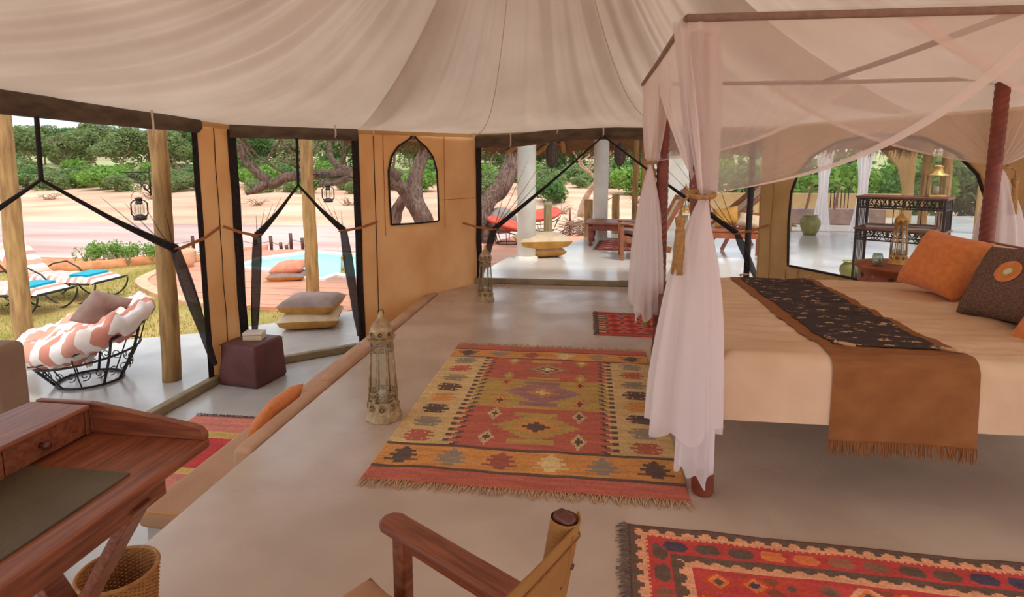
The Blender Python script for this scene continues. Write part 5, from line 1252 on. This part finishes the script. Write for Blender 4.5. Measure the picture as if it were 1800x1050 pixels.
# ---- foliage meshes
def leaves(mb, c, rad, n, s, r, flat=1.):
    for i in range(n):
        while True:
            d = Vector((r.uniform(-1, 1), r.uniform(-1, 1), r.uniform(-1, 1)))
            if .05 < d.length < 1: break
        d = d.normalized() * d.length ** .4
        p = Vector(c) + Vector((d.x * rad, d.y * rad, d.z * rad * flat)); a = Vector((r.uniform(-1, 1), r.uniform(-1, 1), r.uniform(-.6, .6))).normalized(); b = a.orthogonal().normalized()
        b = (Matrix.Rotation(r.random() * 6.28, 3, a) @ b); l = s * r.uniform(.6, 1.4)
        mb.add([p - a * l, p + b * l * .45, p + a * l, p - b * l * .45], [(0, 1, 2, 3)])
def branchy(mb, p, d, L, rad, depth, r, tips, spread=.7, grav=0.):
    n = 5; pts = [p]; q = p.copy(); dd = d.copy()
    for i in range(n):
        dd = (dd + Vector((r.uniform(-.25, .25), r.uniform(-.25, .25), r.uniform(-.15, .2) + grav))).normalized(); q = q + dd * L / n; pts.append(q.copy())
    mb.tube(pts, [rad * (1 - .45 * i / n) for i in range(n + 1)], 6 if depth > 1 else 4)
    if depth == 0: tips.append(q); return
    for k in range(r.choice((2, 3))):
        nd = (dd + Vector((r.uniform(-1, 1), r.uniform(-1, 1), r.uniform(-.3, .6))) * spread).normalized()
        branchy(mb, q, nd, L * r.uniform(.6, .8), rad * .55, depth - 1, r, tips, spread, grav)
def tree_meshes(seed, h, crown, lm, bark, depth=3, flat=.7, n=240, ls=.12):
    r = random.Random(seed); tb_ = MB(); tips = []
    branchy(tb_, Vector((0, 0, -.1)), Vector((r.uniform(-.2, .2), r.uniform(-.2, .2), 1)), h * .27, h * .022, depth, r, tips, .95)
    for q in range(10): a_ = r.random() * 6.28; k_ = r.uniform(.6, 1.9); tips.append(Vector((k_ * math.cos(a_), k_ * math.sin(a_), h * r.uniform(.14, .5))))
    lb = MB()
    for tp in tips: leaves(lb, tp, crown * r.uniform(.7, 1.2), n, ls, r, flat)
    return tb_.mesh('trunk', bark, True, fix=False), lb.mesh('foliage', lm, fix=False)
def bush_mesh(seed, lm, n=900, ls=.10):
    r = random.Random(seed); lb = MB()
    for k in range(7): leaves(lb, (r.uniform(-.55, .55), r.uniform(-.5, .5), .35 + r.uniform(-.1, .35)), r.uniform(.35, .55), n // 7, ls, r, .8)
    tb_ = MB()
    for k in range(5):
        a = r.random() * 6.28; tb_.tube([(0, 0, -.1), (.2 * math.cos(a), .2 * math.sin(a), .3), (.5 * math.cos(a), .5 * math.sin(a), .7)], [.03, .02, .01], 5)
    return tb_.mesh('stems', M['bark_pale'], fix=False), lb.mesh('foliage', lm, fix=False)
TR = [tree_meshes(11, 7.0, 1.15, M['leaf_a'], M['bark_pale'], n=240, ls=.17), tree_meshes(12, 6.0, 1.15, M['leaf_c'], M['bark_pale'], n=240, ls=.17), tree_meshes(15, 6.5, 1.2, M['leaf_d'], M['bark_pale'], n=240, ls=.17)]
BU = [bush_mesh(21, M['leaf_b'], 2000, .075), bush_mesh(22, M['leaf_a'], 2000, .075), bush_mesh(24, M['leaf_d'], 2000, .075)]
TL = ('grey green acacia tree on the far river bank', 'dull olive tree on the far river bank', 'deep green tree on the far river bank')
BL = ('bright green bush on the far river bank', 'grey green bush on the far river bank', 'dark green bush on the far river bank')
def plant(kind, meshes, x, y, s, rz, lab, cat, group, sz=None):
    t = thing(kind, lab, cat, (x, y, groundz(x, y)), rz, group); t.scale = (s, s, sz or s)
    obj('trunk' if cat == 'tree' else 'stems', meshes[0], t); obj('foliage', meshes[1], t); return t
r = random.Random(5)
placed = []
def free(x, y, d):
    if any((x - a) ** 2 + (y - b) ** 2 < d * d for a, b in placed): return False
    placed.append((x, y)); return True
def ok(x, y):      # keep to what the openings can show
    px = PPX + FPX * (math.cos(YAW) * x + math.sin(YAW) * y) / (-math.sin(YAW) * x + math.cos(YAW) * y); return -650 < px < 1360
for i in range(480):
    y = r.uniform(41, 56); x = r.uniform(-110, 20)
    if not ok(x, y): continue
    k = r.choice((0, 0, 0, 1, 1, 2)); s = r.uniform(1.0, 2.1)
    if r.random() < .8 and free(x, y, 1.9): plant('bush', BU[k], x, y, s, r.random() * 6.28, BL[k], 'bush', 'bushes on the far bank', s * r.uniform(.8, 1.1))
n_ = 0
while n_ < 90:
    y = r.uniform(50, 74); x = r.uniform(-125, 22); n_ += .02
    if not ok(x, y) or not free(x, y, 3.6): continue
    k = r.choice((0, 0, 1, 2)); plant('tree', TR[k], x, y, r.uniform(.7, 1.15), r.random() * 6.28, TL[k], 'tree', 'trees on the far bank'); n_ += 1
for i in range(130):
    y = r.uniform(75, 130); x = r.uniform(-190, 35)
    if not ok(x, y) or not free(x, y, 6.5): continue
    k = r.choice((0, 1, 1)); plant('tree', TR[k], x, y, r.uniform(.9, 1.4), r.random() * 6.28, 'tree on the scrubby hillside behind the river trees', 'tree', 'hillside trees')
for x, y, s, k in ((9.5, 27, 1.9, 0), (11.5, 28, 2.1, 0), (13.2, 27, 1.8, 2), (15, 29, 2.2, 0), (12.5, 31, 2.6, 2), (10.2, 32, 2.5, 1), (16.5, 31, 2.5, 0), (8.2, 30, 2.2, 2), (18.5, 30, 2.4, 1)): plant('bush', BU[k], x, y, s, x, 'tall green bush beyond the far canvas arch', 'bush', 'bushes beyond the far arch', s * 1.3)
for x, y, h in ((-150, 330, 26), (-40, 360, 14), (-230, 300, 12)):
    o = MB().grid(lambda a, b: (x + (a - .5) * 260, y + (b - .5) * 60, 6 + h * math.exp(-((a - .5) * 5.5) ** 2 - ((b - .5) * 3) ** 2) * (1 + .12 * fn(a * 9, x))), 50, 10).build('ground_hill', M['hill'], smooth=True); struct(o, 'low distant hill on the horizon')
# small things on the sand bank
for k in range(14):
    x, y = r.uniform(-40, 8), r.uniform(28, 40)
    o = MB()
    for q in range(16):
        a = r.random() * 6.28; l = r.uniform(.4, 1.1); o.tube([(r.uniform(-.3, .3), r.uniform(-.3, .3), 0), (l * .5 * math.cos(a), l * .5 * math.sin(a), r.uniform(.1, .45)), (l * math.cos(a), l * math.sin(a), r.uniform(.05, .6))], [.03, .02, .008], 4)
    o = o.build('driftwood', M['twig'], fix=False); o.location = (x, y, groundz(x, y)); tag(o, 'tangle of dry branches on the sandy far bank', 'driftwood', 'driftwood on the sand bank')
# dry thorn tree beside the columns
def dry_tree(p, s, lab, seed):
    rr = random.Random(seed); mb = MB(); tips = []; branchy(mb, Vector((0, 0, -.2)), Vector((.1, 0, 1)), 2.0, .16, 5, rr, tips, .8)
    t = thing('thorn_tree', lab, 'tree', p); t.scale = (s,) * 3; obj('branches', mb.mesh('branches', M['bark_pale'], True, fix=False), t); return t
p = onz(1020, 378, -1.0); dry_tree((p.x, 30, groundz(p.x, 30)), 1.25, 'bare pale thorn tree beyond the second white column', 9)
p = onz(985, 340, -.6); plant('bush', BU[2], p.x, 36, 1.6, 1., 'dark green bush under the bare thorn tree', 'bush', None)
# brush pile by the deck
tw = MB()
for q in range(120):
    a = r.random() * 6.28; c = Vector((r.uniform(-.5, .5), r.uniform(-.3, .3), r.uniform(0, .5))); d = Vector((math.cos(a), math.sin(a), r.uniform(-.4, .8))) * r.uniform(.2, .5); tw.tube([c - d, c + d * .2 + Vector((0, 0, .05)), c + d], [.01, .012, .005], 4)
o = tw.build('brush_pile', M['twig'], fix=False); o.location = (-.25, 17.3, -.6); tag(o, 'heap of dry pinkish brushwood at the deck edge', 'brushwood')

# ---- the old acacia beyond the pool
AY = 14.6
ac_t = thing('acacia_tree', 'old gnarled acacia with leaning trunks beyond the pool', 'tree', at(790, 440, AY)); ao = -ac_t.location
def gnarl(pts, rad, n=60, nm='trunk', k=14):
    P = smooth_path(pts, n); rr = []
    for i in range(n):
        s = i / (n - 1) * (len(rad) - 1); j = min(len(rad) - 2, int(s)); rr.append(rad[j] + (rad[j + 1] - rad[j]) * (s - j))
    return MB().tube([p + Vector((.5 * fn(i * .17, 1.), .5 * fn(i * .17, 2.), .5 * fn(i * .17, 3.))) * .16 * rr[i] / .25 for i, p in enumerate(P)], rr, k, prof=lambda q, i: 1 + .16 * math.sin(q * 2.6 + i * .10) + .22 * fn(q * 1.3, i * .22)).build(nm, M['bark'], ac_t, smooth=True, loc=ao)
def A_(x, y, d=0.): return at(x, y, AY + d)
gnarl([A_(775, 455), A_(748, 395), A_(728, 345), A_(733, 300, .2), A_(748, 262, .4), A_(757, 215, .6), A_(770, 150, .8)], [.36, .25, .21, .17, .155, .14, .11])
gnarl([A_(742, 385), A_(712, 338, -.3), A_(692, 318, -.5), A_(660, 308, -.8), A_(610, 304, -1.), A_(555, 307, -1.2), A_(505, 312, -1.3), A_(478, 322, -1.4), A_(455, 305, -1.5), A_(432, 285, -1.6), A_(420, 255, -1.7)], [.22, .18, .16, .13, .11, .10, .11, .12, .10, .08, .06], 80, 'bough')
gnarl([A_(470, 318, -1.4), A_(452, 332, -1.6), A_(432, 340, -1.8)], [.12, .09, .05], 16, 'bough', 9)
gnarl([A_(620, 304, -1.), A_(600, 295, -.8), A_(582, 278, -.5), A_(578, 250, -.3)], [.12, .10, .08, .06], 24, 'bough', 9)
gnarl([A_(560, 322, -1.3), A_(585, 322, -1.2), A_(612, 312, -1.)], [.05, .07, .09], 16, 'bough', 9)
gnarl([A_(700, 310, -.5), A_(680, 295, -.7), A_(655, 270, -.9), A_(640, 235, -1.)], [.13, .10, .08, .05], 24, 'bough', 9)
gnarl([A_(790, 450), A_(835, 392, .3), A_(858, 355, .6), A_(880, 330, .8), A_(896, 300, 1.), A_(906, 265, 1.2), A_(915, 200, 1.4)], [.34, .26, .24, .23, .21, .21, .17])
gnarl([A_(690, 400, .4), A_(700, 365, .5), A_(718, 340, .3)], [.16, .15, .12], 20, 'bough', 10)
rr = random.Random(77); twm = MB(); tips = []
for x, y in ((425, 258), (455, 300), (505, 308), (540, 300), (580, 250), (600, 290), (640, 240), (655, 275), (470, 280), (690, 300), (560, 305)):
    branchy(twm, A_(x, y, -1.2), Vector((rr.uniform(-.8, .6), rr.uniform(-.5, .5), rr.uniform(.2, .9))).normalized(), rr.uniform(.9, 1.3), .035, 3, rr, tips, .8, -.03)
tag(twm.build('twigs', M['bark'], ac_t, loc=ao, fix=False), kind='stuff')
lf = MB()
for tp in tips: leaves(lf, tp, rr.uniform(.25, .5), 60, .04, rr, .6)
tag(lf.build('foliage', M['leaf_a'], ac_t, loc=ao, fix=False), kind='stuff')
for x, y, s in ((880, 388, .45), (845, 404, .36), (858, 418, .25)):
    p = at(x, y, 15.4); o = MB().lathe([(s * math.sin(PI * k / 10), -s * .8 * math.cos(PI * k / 10)) for k in range(11)], 14, fun=lambda a, z: 1 + .18 * fn(math.cos(a) * 2, math.sin(a) * 2, z * 3)).build('boulder', M['stone'], smooth=True); o.location = (p.x, p.y, p.z); tag(o, 'rounded grey boulder at the foot of the leaning acacia', 'boulder', 'boulders by the acacia')

# ---- veranda poles with scroll brackets and storm lanterns
def vpole(p, h, r, lab, bracket=None, lean=(0, 0)):
    t = thing('veranda_pole', lab, 'pole', (p[0], p[1], p[2]))
    MB().tube([(lean[0] * k / 14 + .012 * fn(k * .6, p[0]), lean[1] * k / 14 + .012 * fn(k * .6, p[1]), -.02 + h * k / 14) for k in range(15)], [r * (1.04 - .12 * k / 14 + .05 * fn(k * .8, p[0])) for k in range(15)], 18).build('shaft', M['pole'], t, smooth=True)
    if bracket:
        b = MB(); dx, dy, z = bracket; L = .24; e = Vector((dx, dy, 0)).normalized(); o = Vector((0, 0, z)) + e * r * .8
        b.tube([o, o + e * L], .007, 5); b.tube([o + Vector((0, 0, -.20)), o + Vector((0, 0, .04))], .007, 5)
        for c, rr_, s in ((o + e * .07 + Vector((0, 0, -.05)), .045, 1), (o + e * .15 + Vector((0, 0, -.03)), .028, -1), (o + e * .04 + Vector((0, 0, -.13)), .04, 1)):
            b.tube([c + e * (rr_ * (1 - .7 * i / 16) * math.cos(s * 8 * i / 16)) + Vector((0, 0, rr_ * (1 - .7 * i / 16) * math.sin(s * 8 * i / 16))) for i in range(17)], .005, 4)
        b.tube([o + Vector((0, 0, -.19)), o + e * .08 + Vector((0, 0, -.10)), o + e * .2 + Vector((0, 0, -.01))], .006, 5)
        b.build('scroll_bracket', M['iron'], t, smooth=True)
    return t
def storm_lantern(p, lab, s=1.):
    t = thing('storm_lantern', lab, 'lantern', p, .4, scale=s); I = M['iron']
    MB().lathe([(0, 0), (.062, 0), (.068, .015), (.064, .045), (.04, .055), (.03, .065)], 18).build('fuel_tank', I, t, smooth=True)
    MB().lathe([(.028, .065), (.044, .09), (.048, .12), (.036, .165), (.03, .18)], 18).build('globe', M['glass'], t, smooth=True)
    MB().lathe([(.036, .18), (.038, .20), (.03, .205), (.032, .235), (.042, .24), (.03, .255), (0, .262)], 18).build('chimney', I, t, smooth=True)
    for q in (-1, 1): MB().tube([(q * .055, 0, .03), (q * .082, 0, .07), (q * .082, 0, .19), (q * .05, 0, .225), (q * .03, 0, .225)], .008, 7).build('air_tube', I, t, smooth=True)
    MB().tube([(.075 * math.cos(a), 0, .235 + .10 * math.sin(a)) for a in [PI * j / 14 for j in range(15)]], .003, 5).build('bail', I, t, smooth=True)
    MB().tube([(0, 0, .335), (0, 0, .37)], .003, 5).build('hook', I, t)
    for k in range(6): a = 2 * PI * k / 6; MB().tube([(.05 * math.cos(a), .05 * math.sin(a), .07), (.051 * math.cos(a), .051 * math.sin(a), .18)], .002, 4).build('globe_guard', I, t)
    return t
p1, p2, p3 = onz(44, 616, ZV), onz(304, 668, ZV), onz(551, 534, -.4)
vpole(p1, 2.75, .083, 'ochre veranda pole standing where the lawn begins', lean=(.05, 0))
q2 = at(252, 309, p2.y - .05); vpole(p2, 2.75, .076, 'weathered veranda pole with scroll bracket beside the wide door', (-1, -.1, q2.z - ZV + .03), lean=(.06, 0))
vpole(p3, 2.95, .088, 'knotty veranda pole behind stacked cushions before the pool', (1, .1, at(575, 307, p3.y).z + .40 - .0), lean=(.0, 0))
lz = at(247, 388, p2.y - .07); storm_lantern((p2.x - .17, p2.y - .02, lz.z), 'dark storm lantern hanging from the weathered veranda pole', .76)
lz = at(580, 356, p3.y); storm_lantern((p3.x + .28, p3.y + .02, lz.z), 'dark storm lantern hanging in front of the river by the pool', .95)

# ---- papasan chair on the veranda
pc = thing('papasan_chair', 'round wrought iron chair with striped cushion on the veranda', 'armchair', onz(160, 668, ZV), R(0))
def ringp(r, z, n=48, tilt=0., cx=0., cy=0.): return [(cx + r * math.cos(2 * PI * k / n), cy + r * math.sin(2 * PI * k / n), z + tilt * r * math.cos(2 * PI * k / n - PI / 5)) for k in range(n)]
I = M['iron']
MB().tube(ringp(.25, .012), .011, 6, closed=True).build('foot_ring', I, pc, smooth=True)
MB().tube(ringp(.40, .26, tilt=.12), .010, 6, closed=True).build('basket_ring', I, pc, smooth=True)
MB().tube(ringp(.46, .38, tilt=.30), .012, 6, closed=True).build('rim_ring', I, pc, smooth=True)
for k in range(10):
    a = 2 * PI * k / 10 + .2; b = .26 + .12 * .40 * math.cos(a - PI / 5); c = .38 + .30 * .46 * math.cos(a - PI / 5)
    MB().tube([(.25 * math.cos(a), .25 * math.sin(a), .01), (.34 * math.cos(a), .34 * math.sin(a), b * .6), (.40 * math.cos(a), .40 * math.sin(a), b), (.46 * math.cos(a), .46 * math.sin(a), c)], .012 if k % 3 == 0 else .006, 6).build('stay', I, pc, smooth=True)
    m_ = MB(); am = a + PI / 10; e = Vector((-math.sin(am), math.cos(am), 0)); c0 = Vector((.315 * math.cos(am), .315 * math.sin(am), .14))
    for s in (-1, 1): m_.tube([c0 + e * s * .05 + e * (.045 * (1 - .75 * i / 14) * math.cos(s * (-2 + 8 * i / 14))) + Vector((0, 0, .045 * (1 - .75 * i / 14) * math.sin(-2 + 8 * i / 14))) for i in range(15)], .0045, 4)
    m_.build('scroll', I, pc, smooth=True)
def paps(a, b):           # puffy bowl cushion
    an = 2 * PI * a; r = .02 + .52 * b; tz = .30 * (r * math.cos(an - PI / 5))
    bowl = .40 * b ** 2.2 * .34
    pf_ = .16 * (1 - (2 * b - 1) ** 4) ** .5 if 0 < b < 1 else 0
    lump = .075 * fn(math.cos(an) * 3 * b, math.sin(an) * 3 * b, 4.) + .05 * fn(math.cos(an) * 8 * b, math.sin(an) * 8 * b, 2.)
    return Vector((r * math.cos(an), r * math.sin(an), .325 + tz + bowl + pf_ + lump * min(1, b * 3) * (1 if b < .95 else .5)))
def paps_lo(a, b):
    p = paps(a, 1.) if b == 1 else None
    an = 2 * PI * a; r = .02 + .52 * b; tz = .30 * (r * math.cos(an - PI / 5)); e = max(0, 1 - b ** 6)
    hi = paps(a, b); z = hi.z - (.20 + .05 * b) * e ** .5
    return Vector((hi.x, hi.y, z + .012 * fn(math.cos(an) * 6, math.sin(an) * 6, b * 3) * e))
pcu = thing('papasan_cushion', 'puffy pink and white striped round cushion filling the iron chair', 'cushion', pc.location)
o = MB().grid(paps, 110, 30, cu=True).grid(paps_lo, 110, 20, cu=True, flip=True).build('cover', M['stripe'], pcu, smooth=True); weld(o)
for k in range(5):
    a, b = k * 1.3 + .5, .5; p = paps((a / (2 * PI)) % 1, b); MB().lathe([(.0, .008), (.014, .004), (.012, -.004)], 10, c=p).build('button', M['cream'], pcu, smooth=True)
cushion('scatter_cushion', M['pillow_grey'], .38, .34, .15, pc.location + Vector((.12, .06, .64)), face_rot((-.75, .35, .45), .5), 'dusky brown cushion lying in the striped round chair', seed=51.)
cushion_btn = None

# ---- sun loungers
def lounger(lab, loc, tag_t):
    t = thing('sun_lounger', lab, 'sun lounger', loc, 0.); t.scale = (.86, 1, .96); I = M['iron']; L, W = 1.35, .58
    for s in (-1, 1):
        y = s * W / 2
        MB().tube([(0, y, .33), (-L, y, .33), (-L - .08, y, .34)], .014, 7).build('side_rail', I, t, smooth=True)
        MB().tube([(-L, y, .33), (-L - .30, y, .60), (-L - .52, y, .86)], .014, 7).build('back_rail', I, t, smooth=True)
        MB().tube([(-.40 + .52 * math.cos(a), y, .34 + .335 * math.sin(a)) for a in [-.0 - PI * j / 20 for j in range(21)]], .013, 7).build('rocker_leg', I, t, smooth=True)
        MB().tube([(-1.36 + .36 * math.cos(a), y, .34 + .335 * math.sin(a)) for a in [-PI * j / 16 for j in range(17)]], .013, 7).build('rocker_leg', I, t, smooth=True)
        MB().tube([(-.72, y, .33), (-.84, y * 1.06, .46), (-1.08, y * 1.08, .56), (-1.34, y * 1.06, .52), (-1.46, y, .46)], .012, 7).build('armrest', I, t, smooth=True)
        MB().tube([(-1.28 + .06 * (1 - .7 * i / 14) * math.cos(8 * i / 14), y, .24 + .06 * (1 - .7 * i / 14) * math.sin(8 * i / 14)) for i in range(15)], .006, 5).build('scroll', I, t)
    for x in (.06, -.5, -1.1): MB().tube([(x, -W / 2, .335), (x, W / 2, .335)], .011, 6).build('cross_bar', I, t, smooth=True)
    MB().tube([(.12, -W / 2, .36), (.12, W / 2, .36)], .012, 6).build('foot_bar', I, t, smooth=True)
    def prof(u, th):
        if u < .70: return Vector((.04 - u / .70 * 1.36, 0, .345 + th))
        k = (u - .70) / .30; return Vector((-1.32 - .50 * k - .02, 0, .345 + .02 + .52 * k)) + Vector((th * .72, 0, th * .7))
    mt = MB()
    def top(a, b): 
        e = min(1, min(a, 1 - a) * 22) * min(1, min(b, 1 - b) * 9); p = prof(a, .085 * e ** .5 * (1 - .12 * abs(math.sin(a * PI * 7))) + .006 * fn(a * 14, b * 5)); return (p.x, -.27 + b * .54, p.z)
    def bot(a, b): p = prof(a, .0); return (p.x, -.27 + b * .54, p.z)
    MB().grid(top, 70, 16).build('mattress', M['stripe_x'], t, smooth=True); MB().grid(bot, 40, 2, flip=True).build('mattress_base', M['stripe_x'], t)
    tw = thing('folded_towel', 'turquoise folded towel on the ' + tag_t, 'towel', Vector(loc) + Vector((-.26, 0, .395)), .1)
    for k in range(2): MB().box((.003 * k, 0, .012 + .022 * k), (.30 - .01 * k, .40, .022)).build('fold', M['towel'], tw, bev=.009)
    return t
M['stripe_x'] = stripes('lounger_stripe', [(244, 236, 230), (226, 160, 140), (240, 228, 220), (232, 184, 166), (246, 238, 234), (218, 142, 124)], 0, 2.6)
lounger('striped sun lounger farther from the veranda, nearest the planter', (-6.98, 7.42, -.43), 'lounger nearest the planter')
lounger('striped sun lounger nearer the veranda and its ochre pole', (-7.05, 6.62, -.43), 'lounger nearer the veranda')
# planter shrubs
sh_m = bush_mesh(31, M['leaf_b'], 700, .075)
for k, (x, y, s) in enumerate(((165, 455, .30), (182, 460, .26), (205, 458, .30), (222, 462, .22), (240, 456, .28), (262, 456, .26), (275, 458, .22), (335, 452, .2))):
    p = at(x, 466, 10.2 + .06 * k); t = thing('planter_shrub', 'small leafy shrub in the red earth planter', 'shrub', (p.x, p.y, -.36), k * 1.3, 'planter shrubs'); t.scale = (s, s, s * 1.35); obj('foliage', sh_m[1], t); obj('stems', sh_m[0], t)
for k, x in enumerate((152, 195, 226)):
    p = at(x, 470, 10.0); mb = MB()
    for q in range(14):
        a = r.random() * 6.28; mb.tube([(0, 0, 0), (.03 * math.cos(a), .03 * math.sin(a), .10), (.09 * math.cos(a), .09 * math.sin(a), .2 + .05 * r.random())], [.010, .008, .001], 4)
    o = mb.build('aloe', M['leaf_c'], fix=False); o.location = (p.x, p.y, -.36); tag(o, 'spiky aloe in the red earth planter', 'aloe', 'planter aloes')
# riverside fence stakes and wire
pts = []
for k, (x, y0, y1) in enumerate(((16, 462, 498), (390, 395, 448), (425, 410, 448), (477, 413, 447), (494, 425, 447), (504, 430, 447), (512, 408, 446), (532, 417, 444), (539, 436, 444), (340, 412, 446), (1001, 367, 406), (450, 420, 447))):
    b = at(x, y1, 12.9 if x < 900 else 17.4); h = (y1 - y0) / FPX * b.y * 1.02
    o = MB().tube([(0, 0, -.5), (.01, 0, h * .5), (0, .0, h)], .035 if x > 900 else .04, 7).build('fence_stake', M['bedwood'] if x > 900 else M['mahog_dk'], smooth=True); o.location = b; tag(o, 'thin red stake at the lodge deck edge' if x > 900 else 'thin dark fence stake above the riverbed', 'stake', None if x > 900 else 'riverside fence stakes')
    if x < 900: pts.append(b + Vector((0, 0, h * .7)))
pts.sort(key=lambda p: p.x); tag(MB().tube(pts, .006, 5).build('fence_wire', M['iron']), 'sagging wire strung along the riverside stakes', 'wire')

# ---- cushions by the pool, pots, red chairs
floor_pillow(onz(545, 572, ZV) + Vector((0, .05, 0)), .3, .70, .20, M['pillow_beige'], M['pillow_gold'], 'beige floor cushion at the bottom of the veranda stack', 5.)
floor_pillow(onz(547, 572, ZV) + Vector((0, .06, .17)), .15, .66, .19, M['pillow_grey'], M['pillow_gold'], 'mauve grey floor cushion on top of the veranda stack', 6.)
p = onz(501, 492, -.37); floor_pillow(p + Vector((0, .1, 0)), .3, .62, .13, M['pillow_grey'], M['pillow_gold'], 'flat grey floor cushion beside the pool', 7.)
cushion('scatter_cushion', M['pillow_pink'], .56, .44, .19, p + Vector((.02, .12, .20)), (R(8), R(-6), .15), 'coral cushion lying on the flat grey floor cushion', seed=61.)
lp_ = onz(588, 487, -.33); dup(lan, (-4.30, 9.62, -.33), .2, 'small brass lantern standing on the pool coping', .34 / .8, {M['brass_old']: M['brass']})
cushion('beach_cushion', M['pillow_pink'], .66, .50, .26, at(447, 450, 12.4), face_rot((.2, -.9, .4), .1), 'pale coral cushion propped at the far pool end', seed=63.)
pt = thing('clay_pot', 'pale pink clay planter pot behind the weathered pole', 'pot', onz(322, 470, -.37)); MB().lathe([(0, 0), (.17, 0), (.20, .10), (.21, .28), (.22, .34), (.20, .34), (.19, .28), (0, .26)], 24).build('pot', M['kerb'], pt, smooth=True); MB().lathe([(0, .27), (.19, .27)], 20).build('soil', M['soil'], pt)
def red_chair(p, lab, s, rz):
    t = thing('lounge_chair', lab, 'chair', p, rz); t.scale = (s,) * 3
    MB().tube(ringp(.30, .012), .012, 6, closed=True).build('foot_ring', M['iron'], t, smooth=True); MB().tube(ringp(.48, .36, tilt=.3), .014, 6, closed=True).build('rim_ring', M['iron'], t, smooth=True)
    for k in range(8):
        a = 2 * PI * k / 8; MB().tube([(.3 * math.cos(a), .3 * math.sin(a), .01), (.48 * math.cos(a), .48 * math.sin(a), .36 + .3 * .48 * math.cos(a - PI / 5))], .009, 5).build('stay', M['iron'], t)
    o = MB().grid(lambda a, b: Vector((.52 * b * math.cos(2 * PI * a), .52 * b * math.sin(2 * PI * a), .34 + .3 * .52 * b * math.cos(2 * PI * a - PI / 5) + .16 * b ** 2 + .08 * (1 - (2 * b - 1) ** 4) ** .5 + .02 * fn(a * 8, b * 4))), 40, 12, cu=True).build('cushion', M['red_cloth'], t, smooth=True); sm = o.modifiers.new('th', 'SOLIDIFY'); sm.thickness = .08; sm.offset = -1
    return t
p = onz(893, 428, -.37); red_chair(p, 'round red cushioned iron chair in front of the leaning acacia trunk', 1., 2.4); p = onz(945, 405, -.37); red_chair((p.x + .2, p.y, p.z), 'round red cushioned iron chair behind the grey green bollard', 1., .4)
